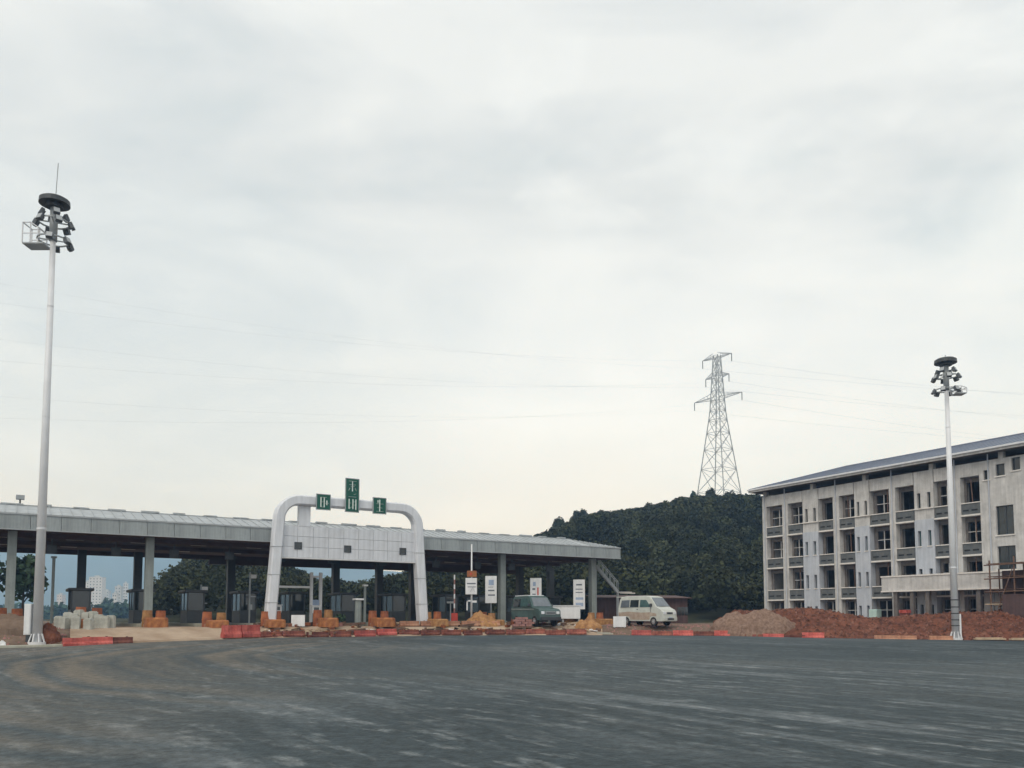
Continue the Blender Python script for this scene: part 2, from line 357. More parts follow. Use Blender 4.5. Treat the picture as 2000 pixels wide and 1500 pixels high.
# concrete apron and toll plaza slab, rising from the asphalt
pxs = list(np.linspace(140, 1176, 75))
offs = [.02, .12, .13, .8, 1.6, 2.5, 3.4, 4.2, 6, 9, 14, 22, 34, 50]
rows = []
for i, o in enumerate(offs):
    row = []
    for px in pxs:
        e_ = edge(px); Y = e_.y+o; X = (px-CX)/F*Y
        z = e_.z-.1 if i == 0 else e_.z+.06 if i == 1 else e_.z+.085+(PADZ-e_.z-.085)*smooth(0, 3.6, o)
        row.append((X, Y, z+.015*noise.noise((X, Y, 9))))
    rows.append(row)
struct(MB().grid(rows).build('concrete_apron', M['concrete'], smooth=False))
# kerb at the left edge
k = MB()
kp = list(np.linspace(-420, 128, 24))
R0 = []
for dz, dy in ((-.1, -.05), (.10, -.03), (.13, .02), (.13, .5), (-.1, .55)):
    R0.append([(edge(px)+Vector((0, dy, dz))) for px in kp])
k.grid(R0); struct(k.build('kerb', M['kerb']))

# red earth bank under the dormitory
BT = [(1392, 1216), (1412, 1206), (1432, 1194), (1470, 1193), (1520, 1191), (1560, 1188), (1600, 1190), (1650, 1199), (1690, 1206), (1715, 1207), (1760, 1203), (1830, 1199), (1900, 1197), (2000, 1188), (2150, 1180), (2400, 1190), (2700, 1210)]
def bank_top(px): return interp(px, BT)
rows = []
prof0 = [(.15, 0), (.5, .08), (1.0, .2), (1.7, .36), (2.5, .56), (3.3, .76), (4.1, .92), (5, 1), (6.5, .97), (8.5, .8), (11, .55), (15, .3), (20, .1)]
prof = [(float(o_), float(np.interp(o_, [p_[0] for p_ in prof0], [p_[1] for p_ in prof0]))) for o_ in list(np.arange(.15, 6, .16))+[6.5, 8.5, 11, 15, 20]]
bpx = list(np.linspace(1392, 2700, 330))
for o, h in prof:
    row = []
    for px in bpx:
        e_ = edge(px); Y = e_.y+o; X = (px-CX)/F*Y
        T = W(px, bank_top(px), e_.y+5).z
        b0 = e_.z-.1
        z = b0+(T-b0)*h+(h*(1-.3*h))*(.22*noise.noise((X*.8, Y*.8, 1))+.14*noise.noise((X*2.1, Y*2.1, 4))+.15*noise.noise((X*3.3, Y*3.3, 7))+.09*noise.noise((X*8, Y*8, 2)))
        row.append((X, Y, z))
    rows.append(row)
struct(MB().grid(rows).build('earth_bank', M['earth'], smooth=True))

# wooded hill: height by picture azimuth, crest about 200 m away
SKY = [(-900, 1190), (150, 1195), (300, 1172), (335, 1128), (370, 1086), (400, 1055), (480, 1046), (530, 1066), (560, 1108), (620, 1137), (700, 1140), (790, 1126), (840, 1090), (900, 1070), (980, 1062),
       (1045, 1055), (1100, 1030), (1130, 1017), (1170, 1006), (1220, 1001), (1270, 994), (1330, 978), (1380, 972), (1480, 972), (1560, 985), (1700, 1030), (1900, 1090), (2200, 1150), (2800, 1190)]
def hill_z(px, Y):
    top = W(px, interp(px, SKY), 205).z-4.6
    if Y <= 205: k = smooth(92, 205, Y)**.85
    else: k = 1-.9*smooth(215, 420, Y)
    X = (px-CX)/F*Y
    return PADZ+.02+max(0, top-PADZ)*k+1.0*noise.noise((X*.03, Y*.03, 5))*k
hp = list(np.linspace(-900, 2800, 150)); hy = list(np.linspace(90, 210, 22))+[230, 260, 300, 350, 420]
struct(MB().grid([[((px-CX)/F*Y, Y, hill_z(px, Y)) for px in hp] for Y in hy]).build('hill', M['undergrowth'], smooth=True))

def leaves(cen, rad, n, size, r_):
    """n leaf-clump quads spread through a lobed crown"""
    cen = np.array(cen); rad = np.array(rad)
    nl = 7
    lob = r_.normal(size=(nl, 3)); lob /= np.linalg.norm(lob, axis=1)[:, None]; lob *= .55
    lob[:, 2] = np.abs(lob[:, 2])*1.0-.15
    pick = r_.integers(0, nl, n)
    d = r_.normal(size=(n, 3)); d /= np.linalg.norm(d, axis=1)[:, None]
    rr = .55*r_.uniform(.25, 1, n)**.45
    p = cen+(lob[pick]+d*rr[:, None])*rad
    nrm = d*.6+r_.normal(size=(n, 3))*.6+np.array([0, 0, .25]); nrm /= np.linalg.norm(nrm, axis=1)[:, None]
    t = np.cross(nrm, r_.normal(size=(n, 3))); t /= np.linalg.norm(t, axis=1)[:, None]
    b = np.cross(nrm, t)
    s = size*r_.uniform(.6, 1.3, n)[:, None]
    return np.stack([p-t*s-b*s*.6, p+t*s-b*s*.6, p+t*s*.7+b*s*.7, p-t*s*.7+b*s*.7], 1).reshape(-1, 3)
def quads(name, V, m, parent=None, tint=None):
    me = bpy.data.meshes.new(name); n = len(V)//4
    me.vertices.add(len(V)); me.vertices.foreach_set('co', V.astype(np.float32).ravel())
    me.loops.add(len(V)); me.loops.foreach_set('vertex_index', np.arange(len(V), dtype=np.int32))
    me.polygons.add(n); me.polygons.foreach_set('loop_start', np.arange(0, len(V), 4, dtype=np.int32))
    me.update(calc_edges=True); me.materials.append(m)
    ta = me.attributes.new('tint', 'FLOAT', 'POINT'); ta.data.foreach_set('value', np.ones(len(V), np.float32) if tint is None else tint.astype(np.float32))
    return obj(name, me, parent)
# the wood as one mass
V = []; TN = []
def wood(n, px0, px1, y0, y1, leaf_n, bias=1):
    for _ in range(n):
        px = random.uniform(px0, px1); Y = y0+(y1-y0)*random.random()**bias
        z = hill_z(px, Y)
        if z < 1.2 and Y > 130: continue
        rad = random.uniform(1.6, 3.4); h = random.uniform(3.2, 6.4)*(.8+.1*rad)
        h = max(1.6, min(h, W(px, interp(px, SKY), Y).z+.3-z)); rad = min(rad, h*.75+.4)
        V.append(leaves(((px-CX)/F*Y, Y, z+h*.55), (rad, rad, h*.6), leaf_n, .21 if Y < 150 else .27, rng)); TN.append(np.full(len(V[-1]), random.choice((.6, .8, 1, 1, 1.2, 1.45))))
wood(470, 1020, 1560, 96, 208, 760)
wood(90, 1040, 1560, 195, 210, 800)
wood(330, 290, 1020, 97, 208, 520)
wood(60, 330, 1040, 195, 210, 500)
wood(60, 1560, 2000, 130, 210, 120)
stuff(quads('hillside_wood', np.concatenate(V), M['leaf'], None, np.concatenate(TN)))
def tree(name, p, h, rad, label, group, lm, n=420, size=.4, cz=.62, seed=0, trunk=.16):
    r_ = np.random.default_rng(seed); t = thing(name, p, 0, label, 'tree', group)
    b = MB(); b.bar((0, 0, -.4), (0, 0, h*.55), trunk*2, n=7, r2=.6)
    for k_ in range(5):
        a_ = k_*1.3+r_.uniform(0, .5); b.bar((0, 0, h*(.3+.05*k_)), (math.cos(a_)*rad*.6, math.sin(a_)*rad*.6, h*(.55+.06*k_)), trunk, n=5, r2=.4)
    b.build('trunk', M['bark'], t, smooth=True)
    quads('crown', leaves((0, 0, h*cz), (rad, rad, h*.46), n, size, r_), lm, t)
    return t
# trees standing out on the skyline, told apart by their place
for i, (px, top, wd, lab) in enumerate([
        (1066, 1040, 2.4, 'spreading dark tree just above the canopy roof at the left foot of the hill'),
        (1092, 1012, 2.2, 'rounded dark tree on the hill skyline where the slope begins to climb'),
        (1126, 999, 2.0, 'bushy dark tree on the skyline, left of the thin pointed tree'),
        (1140, 992, 1.2, 'thin pointed tree poking above the left shoulder of the hill'),
        (1175, 998, 2.0, 'low round tree on the skyline between the pointed tree and the lone tall tree'),
        (1222, 996, 1.8, 'yellowish green tree on the middle of the hill skyline'),
        (1268, 982, 1.4, 'lone taller tree on the skyline halfway between canopy end and pylon'),
        (1300, 984, 2.2, 'broad dark tree on the skyline right of the lone taller tree'),
        (1332, 972, 2.2, 'round dark tree on the skyline at the edge of the hilltop left of the pylon'),
        (1356, 960, 1.3, 'narrow grey green tree left of the pylon base'),
        (1387, 951, 1.7, 'tallest dark tree standing between the pylon legs'),
        (1426, 956, 1.5, 'sparse tree under the right leg of the pylon'),
        (1458, 967, 1.8, 'low tree on the hilltop between the pylon and the grey dormitory')]):
    Y = 206; T = W(px, top, Y); z = hill_z(px, Y); h = T.z-z
    tree('skyline_tree', (T.x, Y, z), h, wd, lab, 'trees along the hill skyline', M['leaf_green'] if i in (5, 9) else M['leaf'], n=900, size=.27, seed=50+i)
# trees near the left edge behind the canopy
for i, (px, Y, h, wd, lab) in enumerate([(44, 84, 7.4, 2.0, 'dark leafy tree behind the leftmost canopy column'), (-60, 80, 8, 3, 'dark leafy tree at the far left edge behind the toll plaza')]):
    p = W(px, 1200, Y); tree('roadside_tree', (p.x, Y, PADZ-.1), h, wd, lab, 'trees left of the toll plaza', M['leaf_green'], n=900, size=.3, seed=80+i)

# far valley: trees as a mass, mountain, city blocks
V = []
for _ in range(260):
    px = random.uniform(-300, 900); Y = random.uniform(330, 520)
    V.append(leaves(((px-CX)/F*Y, Y, .9+random.uniform(1.5, 4)), (random.uniform(3, 6), 4, random.uniform(3, 6.5)), 90, 1.0, rng))
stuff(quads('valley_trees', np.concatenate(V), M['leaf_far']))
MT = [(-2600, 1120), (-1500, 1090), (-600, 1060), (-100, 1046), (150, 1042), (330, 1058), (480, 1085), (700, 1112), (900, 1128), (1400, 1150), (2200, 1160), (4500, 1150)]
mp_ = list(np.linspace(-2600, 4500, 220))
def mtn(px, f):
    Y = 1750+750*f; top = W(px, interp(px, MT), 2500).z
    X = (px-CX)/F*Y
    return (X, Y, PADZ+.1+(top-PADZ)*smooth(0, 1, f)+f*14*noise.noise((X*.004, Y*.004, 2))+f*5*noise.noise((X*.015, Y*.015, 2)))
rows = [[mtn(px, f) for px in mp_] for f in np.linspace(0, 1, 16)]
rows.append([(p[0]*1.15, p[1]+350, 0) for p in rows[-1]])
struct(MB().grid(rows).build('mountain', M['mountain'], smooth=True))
for px, wpx, top, Y, m, lab in [
        (191, 24, 1121, 1150, 'far_white', 'bright white block far behind the plaza, tallest of the white ones'),
        (173, 11, 1131, 1190, 'far_white', 'narrow pale block just left of the bright white block, far away'),
        (233, 12, 1141, 1100, 'far_grey', 'slim grey tower in the distance left of the dark toll booth column'),
        (246, 8, 1134, 1180, 'far_white', 'slim white tower in the distance beside the dark rear column'),
        (226, 9, 1156, 1000, 'far_white', 'short white block low in the valley below the slim grey tower'),
        (262, 14, 1150, 1220, 'far_tan', 'tan block hidden partly behind the dark rear column in the distance'),
        (318, 18, 1139, 1080, 'far_grey', 'grey tower in the distance right of the second front column'),
        (334, 8, 1146, 1140, 'far_white', 'small pale block at the foot of the dark wooded slope'),
        (304, 10, 1160, 1020, 'far_tan', 'low tan block beside the foot of the second front column'),
        (120, 12, 1158, 1150, 'far_tan', 'low tan building far away between the tall mast and the first booth'),
        (210, 10, 1150, 1230, 'far_grey', 'small grey block right of the bright white block')]:
    p = W(px, top, Y); wd = wpx*Y/F; t = thing('far_building', (p.x, Y, PADZ-.1), random.uniform(-.3, .3), lab, 'building', 'city blocks in the far valley')
    H = (p.z-PADZ)*.92
    MB().box(-wd/2, wd/2, -wd*.4, wd*.4, 0, H).build('wall', M[m], t)
    MB().box(-wd/2-.3, wd/2+.3, -wd*.4-.3, wd*.4+.3, H, H+.8).box(-wd*.2, wd*.15, -2, 2, H+.8, H+3).build('roof', M['far_grey'], t)
    b = MB(); nf = max(3, int(H/4)); nc = max(2, int(wd/3.6))
    for f in range(nf):
        for c in range(nc):
            x = -wd/2+wd*(c+.5)/nc; z = H*(f+.5)/nf
            b.box(x-.8, x+.8, -wd*.4-.12, -wd*.4+.1, z-.8, z+.9)
    b.build('windows', M['dark_steel'], t)['kind'] = 'stuff'

# ------------------------------------------------------------------ toll canopy
D0 = 50.0; CA = math.atan2(.527, .85); CO = Vector((-.625*D0, D0, 0))
cd = Vector((math.cos(CA), math.sin(CA), 0)); cn = Vector((-math.sin(CA), math.cos(CA), 0))
def cpt(t, s, z=0): return CO+cd*t+cn*s+Vector((0, 0, z))
def ct(px, s):
    u = (px-CX)/F; o = CO+cn*s
    return (u*o.y-o.x)/(cd.x-u*cd.y)
T0, T1, SD = -12.0, 48.6, 17.0
ZB, ZF = 7.0, 7.9
can = thing('toll_canopy', CO, CA, 'long grey toll station canopy with dark maroon soffit on grey columns', 'canopy')
MB().box(T0+.05, T1-.05, .06, SD-.06, ZB+.02, ZB+.25).build('soffit', M['soffit'], can)
# soffit beams
b = MB()
for s in (3.0, 9.0): b.box(T0+.1, T1-.6, s-.15, s+.15, ZB-.28, ZB+.02)
b.build('soffit_beam', M['soffit'], can)
MB().box(T0+.1, 15.5, SD-.7, SD-.3, ZB-.35, ZB+.02).box(15.5, T1-.4, SD-.7, SD-.3, ZB-.75, ZB+.02).build('rear_beam', M['soffit'], can)
# fascia panels: each its own
npan = 36; pw = (T1-T0)/npan
pm = MB().box(.012, pw-.012, 0, .06, ZB, ZF).mesh('fascia_panel', M['fascia'])
for i in range(npan): obj('fascia_panel', pm, can, loc=(T0+i*pw, random.uniform(-.008, .008), random.uniform(-.006, .006)))
em = MB().box(-.06, 0, .012, 1.7-.012, ZB, ZF).mesh('fascia_panel', M['fascia'])
for i in range(10): obj('fascia_panel', em, can, loc=(T1, .06+i*1.69, 0))
MB().box(T0, T1+.02, -.05, .1, ZF, ZF+.1).box(T0, T1+.02, -.03, .1, ZB-.06, ZB).build('fascia_trim', M['roof_metal'], can)
# hipped metal roof above the fascia
RH = .88; RI = 3.4
roof = MB(); z0 = ZF+.1; z1 = z0+RH
roof.add([(T0, .02, z0), (T1, .02, z0), (T1, SD, z0), (T0, SD, z0), (T0+RI, RI, z1), (T1-RI, RI, z1), (T1-RI, SD-RI, z1), (T0+RI, SD-RI, z1)],
         [(0, 1, 5, 4), (1, 2, 6, 5), (2, 3, 7, 6), (3, 0, 4, 7), (4, 5, 6, 7)])
roof.build('roof', M['roof_metal'], can)
b = MB()
for i in range(int((T1-T0-2*RI)/.62)):
    x = T0+RI+i*.62; b.bar((x, .05, z0+.03), (x, RI, z1+.03), .04)
for i in range(10):
    f = i/10; x = T1-RI+f*RI; b.bar((x, .05, z0+.03), (x, RI*(1-f)+.05*f, z1-RH*f+.03), .04)
stuff(b.build('roof_rib', M['roof_metal'], can))
b = MB()
for x in np.arange(T0+RI, T1-RI, 2.1): b.box(x, x+.7+.6*random.random(), RI-.1, RI+.2, z1+.02, z1+.10+.08*random.random())
b.box(T0+RI, T1-RI, RI-.05, RI+.12, z1, z1+.05)
stuff(b.build('ridge_flashing', M['roof_metal'], can))
# columns
colm = MB().box(-.26, .26, -.26, .26, PADZ-.05, ZB).box(-.36, .36, -.36, .36, PADZ-.05, PADZ+.35).mesh('column', M['grey_steel'])
for px, s in ((20, 1.5), (290, 1.5), (980, 1.5), (1157, 1.5), (-260, 1.5)): obj('column', colm, can, .02, loc=(ct(px, s), s, 0))
shaded_col = MB().box(-.3, .3, -.3, .3, PADZ-.05, ZB-.2).mesh('column', M['dark_steel'])  # rear row: canopy shade put into a darker steel colour
for px in (158, 268, 450, 655, 740, 806, 1015, 1075): obj('column', shaded_col, can, loc=(ct(px, 13), 13, 0))
# lane signal boxes hung under the front beam
sgm = MB().box(-.3, .3, -.08, .08, -.95, -.4).box(-.04, .04, -.04, .04, -.4, 0).mesh('lane_signal', M['dark_steel'])
for t_ in (2.8, 6.65, 10.4, 14.2, 18, 22, 26.3, 31.1, 35.1, 38.6, 42.6): obj('lane_signal', sgm, can, loc=(t_, 3.0, ZB-.28))
# lights under the soffit
lm = MB().box(-.55, .55, -.12, .12, -.09, 0).mesh('ceiling_light', M['lightpanel'])
for i in range(14):
    for s in (5.5, 12.0): obj('ceiling_light', lm, can, loc=(T0+4+i*4.1, s, ZB))
# small aerial on the left of the roof
b = MB().bar((0, 0, 0), (0, 0, .75), .08).cbox((0, 0, .6), .5, .3, .35)
p = cpt(ct(32, RI), RI, z1+.02); t = thing('roof_fan', p, CA, 'small dark ventilator box standing on the canopy roof near its left end', 'ventilator')
MB().bar((0, 0, 0), (0, 0, .4), .1).build('stand', M['dark_steel'], t); MB().cbox((0, 0, .5), .5, .35, .3).build('housing', M['galv'], t, bevel=.03)

# ------------------------------------------------------------------ toll islands, noses, booths
IZ = PADZ
def island(t_, label, nose, s0=-3.2, s1=15.5, wd=1.5, hn=1.0, seed=0):
    r_ = random.Random(seed)
    o = thing('toll_island', cpt(t_, 0, IZ-.05), CA, label, 'toll island', 'toll islands under the canopy')
    MB().box(-wd/2, wd/2, s0+1.3, s1, 0, .27).build('island_base', M['kerb'], o, bevel=.03)
    b = MB(); P = []
    for k_ in range(9):         # low rounded bull nose
        a_ = math.pi*k_/8; c_, q_ = math.cos(a_), math.sin(a_); P.append((math.copysign(abs(c_)**.45, c_)*wd/2*1.05, s0+.6-abs(q_)**.45*.6))
    hl = hn*r_.uniform(.5, .72); n = 9
    vs = [(x, y, 0) for x, y in P]+[(x*.97, s0+.6+(y-s0-.6)*.97, hl*.86) for x, y in P]+[(x*.88, s0+.6+(y-s0-.6)*.8, hl) for x, y in P]
    vs += [(wd/2*1.05, s0+1.5, 0), (-wd/2*1.05, s0+1.5, 0), (wd/2*.94, s0+1.5, hl), (-wd/2*.94, s0+1.5, hl)]; fs = []
    for l in range(2):
        for i in range(n-1): fs.append((l*n+i, l*n+i+1, (l+1)*n+i+1, (l+1)*n+i))
    fs.append(tuple(2*n+i for i in range(n))+(3*n+3, 3*n+2))
    fs += [(0, n, 2*n, 3*n+2, 3*n), (n-1, 3*n+1, 3*n+3, 3*n-1, 2*n-1), (3*n, 3*n+2, 3*n+3, 3*n+1)]
    b.add(vs, fs); bn_ = b.build('bullnose', M[nose], o, bevel=.04)
    # fat crash barrels behind the nose
    for sx in (-1, 1):
        hb = hn*(1.08+.12*r_.random()); rb_ = .33
        q = MB().bar((0, 0, 0), (0, 0, hb*.48), rb_*2, n=14, r2=.96).bar((0, 0, hb*.48), (0, 0, hb*.53), rb_*2.08, n=14).bar((0, 0, hb*.53), (0, 0, hb), rb_*1.94, n=14, r2=.9)
        ob = q.build('crash_barrel', M['amber' if (nose == 'amber') != (r_.random() < .3) else 'barrel'], o); ob.location = (sx*wd*(.30+.08*r_.random()), s0+1.75+.2*r_.random(), .0)
    return o
isl = [(ct(20, -3), 'orange', 'leftmost toll island, behind the brown earth heap'), (4.75, 'orange', 'toll island behind the grey kerb blocks'),
       (8.55, 'orange', 'orange nosed toll island in front of the second grey canopy column'), (12.3, 'orange', 'orange nosed toll island midway between the second column and the white arch'),
       (16.1, 'orange', 'orange nosed toll island at the foot of the left white arch leg'), (19.9, 'orange', 'orange nosed toll island inside the arch, right of the white sheet board'),
       (24.1, 'orange', 'dusty orange toll island in the middle of the white arch opening'), (28.6, 'amber', 'toll island at the foot of the right white arch leg'),
       (33.6, 'amber', 'amber nosed toll island at the pole with the orange box'), (36.6, 'amber', 'amber toll island at the third grey canopy column'),
       (40.6, 'amber', 'toll island behind the dark green jeep'), (44.6, 'amber', 'amber nosed toll island at the rightmost canopy column')]
for i, (t_, nm, lab) in enumerate(isl): island(t_, lab, nm, hn=random.Random(i+5).uniform(.85, 1.2), wd=random.Random(i+9).uniform(1.1, 1.45), seed=i)
WPM = MB().box(-.05, .05, -.05, .05, .95, 2.25).mesh('window_post', M['dark_steel'])
def booth(t_, label):
    o = thing('toll_booth', cpt(t_, 6.2, IZ+.22), CA, label, 'toll booth', 'toll booths on the islands')
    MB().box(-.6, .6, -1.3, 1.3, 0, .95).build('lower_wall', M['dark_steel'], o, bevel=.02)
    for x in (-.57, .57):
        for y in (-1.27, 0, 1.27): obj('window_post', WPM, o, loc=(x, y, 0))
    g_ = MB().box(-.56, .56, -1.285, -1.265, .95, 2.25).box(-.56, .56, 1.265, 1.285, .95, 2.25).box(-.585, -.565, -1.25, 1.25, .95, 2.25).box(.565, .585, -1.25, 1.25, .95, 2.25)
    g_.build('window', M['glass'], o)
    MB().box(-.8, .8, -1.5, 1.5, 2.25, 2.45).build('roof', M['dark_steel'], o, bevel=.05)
    return o
for t_, lab in ((4.75, 'dark toll booth framed by the blue hills, leftmost of the booths'), (8.7, 'dark toll booth just left of the second grey canopy column'),
                (12.3, 'dark toll booth in the shade midway to the white arch'), (16.1, 'dark toll booth in the shade beside the left arch leg'), (19.9, 'dark toll booth in the left half of the arch opening'),
                (24.1, 'dark toll booth in the middle of the arch opening'), (28.6, 'dark toll booth behind the right arch leg'), (33.6, 'dark toll booth behind the pole with the orange box'),
                (36.9, 'dark toll booth behind the third grey canopy column'), (40.6, 'dark toll booth behind the dark green jeep'), (44.6, 'rightmost dark toll booth beside the last canopy column')):
    booth(t_, lab)

# ------------------------------------------------------------------ white arch over the lanes
AS = -1.3
al, ar = ct(527, AS), ct(826, AS); AW = ar-al
arch = thing('gate_arch', cpt(al, AS, 0), CA, 'white rounded steel arch with cladding panel and green signs over the toll lanes', 'arch')
# swept centre line in (x, z) with rounded shoulders, legs lean inwards
lean = .62; ztop = 9.92; rad = 1.45
def arch_path():
    pts = []
    for f in (0, .25, .5, .75, 1): pts.append((lean*.85*f, PADZ-.05+(ztop-rad-PADZ)*f, 0))
    cx, cz = lean*.85+rad, ztop-rad
    for k_ in range(1, 9):
        a_ = math.pi-math.pi/2*k_/8; pts.append((cx+rad*math.cos(a_), cz+rad*math.sin(a_), k_/8))
    m_ = [(AW-x, z, t) for x, z, t in pts[::-1]]
    return pts+[(AW*.35, ztop, 1), (AW*.5, ztop, 1), (AW*.65, ztop, 1)]+m_
pth = arch_path(); b = MB(); rings = []
for i, (x, z, _) in enumerate(pth):
    p0 = pth[max(0, i-1)]; p1 = pth[min(len(pth)-1, i+1)]
    tx, tz = p1[0]-p0[0], p1[1]-p0[1]; l = math.hypot(tx, tz); nx, nz = -tz/l, tx/l
    wdt = .36; dp = .42; c = .1
    rings.append([(x+nx*a_, b_, z+nz*a_) for a_, b_ in ((-wdt, -dp+c), (-wdt+c, -dp), (wdt-c, -dp), (wdt, -dp+c), (wdt, dp-c), (wdt-c, dp), (-wdt+c, dp), (-wdt, dp-c))])
vs = [p for r0 in rings for p in r0]; n = 8
b.add(vs, [(i*n+j, i*n+(j+1) % n, (i+1)*n+(j+1) % n, (i+1)*n+j) for i in range(len(rings)-1) for j in range(n)]+[tuple(range(n))])
b.build('arch_frame', M['arch_white'], arch)
sj = MB()
for f in (.22, .48, .74):
    for sx in (0, 1):
        x = lean*.85*f; z = PADZ+(ztop-rad-PADZ)*f; x = x if sx == 0 else AW-x
        sj.box(x-.375, x+.375, -.435, .435, z-.02, z+.02)
stuff(sj.build('joint_band', M['galv'], arch))
# cladding panels between the legs
zb, zt = 5.82, 8.08; nx_, nz_ = 9, 3
x0, x1 = .72, AW-.72
MB().box(x0, x1, .02, .5, zb+.02, zt-.02).build('panel_backing', M['galv'], arch)
cw = (x1-x0)/nx_; ch = (zt-zb)/nz_
cm = MB().box(.010, cw-.010, -.06, .02, .010, ch-.010).mesh('cladding_panel', M['arch_white'])
for i in range(nx_):
    for j in range(nz_): obj('cladding_panel', cm, arch, loc=(x0+i*cw, -.02+random.uniform(-.006, .006), zb+j*ch))
MB().box(x0, x1, -.1, .5, zb-.09, zb).build('panel_trim', M['white_paint'], arch)
def arch_x(px): return ct(px, AS)-al
for px, py in ((580, 1066), (677, 1072.5), (785, 1077)):
    x = arch_x(px); p = cpt(al+x, AS); z = W(px, py, p.y).z
    q = MB().box(x-.27, x+.27, -.13, -.085, z-.26, z-.20).box(x-.27, x+.27, -.13, -.085, z+.20, z+.26).box(x-.27, x-.21, -.13, -.085, z-.20, z+.20).box(x+.21, x+.27, -.13, -.085, z-.20, z+.20)
    h_ = q.build('niche_frame', M['dark_steel'], arch)
    MB().box(x-.21, x+.21, -.10, -.083, z-.2, z+.2).build('lamp_glass', M['glass'], h_)
# bracket between beam and panel
x = arch_x(592); MB().box(x-.42, x+.42, -.1, .3, zt-.01, ztop-.3).build('beam_bracket', M['arch_white'], arch)
# green sign boards with white characters built of strokes
def board(px, z0_, z1_, wd, strokes):
    x = ct(px, AS-.6)-al
    o = MB().box(x-wd/2, x+wd/2, -.62, -.55, z0_, z1_).build('sign_board', M['sign_green'], arch)
    fr = MB(); e_ = .05
    fr.box(x-wd/2-e_, x-wd/2, -.63, -.54, z0_-e_, z1_+e_).box(x+wd/2, x+wd/2+e_, -.63, -.54, z0_-e_, z1_+e_).box(x-wd/2, x+wd/2, -.63, -.54, z0_-e_, z0_).box(x-wd/2, x+wd/2, -.63, -.54, z1_, z1_+e_)
    fr.build('sign_frame', M['galv'], o)
    s = MB(); hh = z1_-z0_
    for a0, b0, a1, b1 in strokes:
        s.bar((x+(a0-.5)*wd, -.628, z0_+b0*hh), (x+(a1-.5)*wd, -.628, z0_+b1*hh), .075, .012)
    s.build('lettering', M['sign_white'], o)
    MB().box(x-.08, x+.08, -.55, -.40, ztop-.2, ztop+.2).build('sign_mount', M['galv'], o)
board(629, 9.32, 10.38, .98, [(.3, .82, .3, .15), (.3, .82, .7, .82), (.3, .5, .55, .5), (.3, .15, .6, .15), (.55, .82, .55, .15), (.75, .62, .75, .3), (.62, .42, .88, .42)])
board(685.5, 9.3, 11.72, .98, [(.2, .93, .8, .93), (.5, .93, .5, .62), (.25, .82, .75, .82), (.3, .72, .2, .64), (.7, .72, .8, .64), (.35, .77, .65, .77),
                               (.2, .45, .8, .45), (.25, .38, .25, .08), (.25, .08, .45, .14), (.2, .26, .4, .26), (.55, .38, .55, .08), (.78, .38, .78, .06), (.55, .3, .78, .3), (.55, .2, .78, .2), (.6, .52, .8, .55)])
board(739.5, 9.32, 10.46, .98, [(.5, .9, .5, .12), (.22, .62, .78, .62), (.3, .36, .7, .36), (.2, .12, .8, .12), (.36, .86, .36, .7)])

# ------------------------------------------------------------------ lane signs, gate, poles on the plaza
def at(px, py, Y):  # stand on the plaza
    return Vector(((px-CX)/F*Y, Y, PADZ))
def lane_sign(px, ztop_, zbot, wd, Y, label, lines, post=True, bars='sign_grey'):
    p = at(px, 0, Y); o = thing('lane_sign', p, -.03, label, 'sign', 'white lane signs on the right half of the plaza')
    pz0 = -.02
    MB().bar((0, .08, pz0), (0, .08, ztop_-PADZ-.1), .1, n=10).build('post', M['galv'], o, smooth=True)
    MB().box(-.25, .25, -.17, .33, pz0, .08).build('foot', M['kerb'], o)
    bz0, bz1 = zbot-PADZ, ztop_-PADZ
    bd = MB().box(-wd/2, wd/2, -.06, .0, bz0, bz1).build('board', M['white_paint'], o, bevel=.012)
    for m_, L_ in lines:
        b = MB()
        for x0_, x1_, z_, h_ in L_: b.box((x0_-.5)*wd, (x1_-.5)*wd, -.0645, -.058, bz0+z_*(bz1-bz0), bz0+(z_+h_)*(bz1-bz0))
        b.build('print', M[m_], bd)
    return o
def zz(py, Y): return W(1000, py, Y).z
lane_sign(959, zz(1125, 68), zz(1178, 68), .95, 68, 'tall white lane sign with grey lines on a post left of the third column',
          [('sign_blue', [(.3, .75, .66, .2)]), ('sign_grey', [(.25, .8, .44, .05), (.25, .85, .27, .05), (.25, .7, .58, .02)])])
lane_sign(1046.5, zz(1129, 72), zz(1171, 72), 1.0, 72, 'white lane sign standing right above the dark green jeep',
          [('sign_grey', [(.2, .45, .44, .09), (.2, .5, .22, .05)]), ('sign_blue', [(.25, .5, .62, .2)]), ('sign_red', [(.62, .75, .2, .36)])])
lane_sign(1131, zz(1132, 74), zz(1190, 74), 1.05, 74, 'tall white lane sign behind the white site box, beside the last column',
          [('sign_blue', [(.2, .85, .1, .12), (.2, .85, .32, .08)]), ('sign_grey', [(.2, .8, .55, .03), (.2, .8, .66, .03), (.25, .75, .8, .05)])])
# slender pole with orange box and picture sign
p = at(921, 0, 66); o = thing('signal_pole', p, 0, 'slender white pole with an orange box and a small picture board', 'pole')
MB().bar((0, 0, 0), (0, 0, zz(1063, 66)-PADZ), .17, n=10, r2=.6).build('pole', M['white_paint'], o, smooth=True)
a_, b_ = zz(1127, 66)-PADZ, zz(1115, 66)-PADZ
MB().box(-.36, .42, -.22, -.1, a_, b_).build('orange_box', M['orange'], o, bevel=.02)
MB().bar((-.05, -.235, (a_+b_)/2), (-.05, -.215, (a_+b_)/2), .2, n=12).build('lamp', M['sign_red'], o)
a_, b_ = zz(1161, 66)-PADZ, zz(1129, 66)-PADZ
bd = MB().box(-.48, .44, -.19, -.12, a_, b_).build('picture_board', M['white_paint'], o, bevel=.015)
pr = MB().box(-.36, .34, -.197, -.188, a_+.82, a_+.92).box(-.3, .36, -.197, -.188, a_+.95*.6, a_+.95*.6+.06)
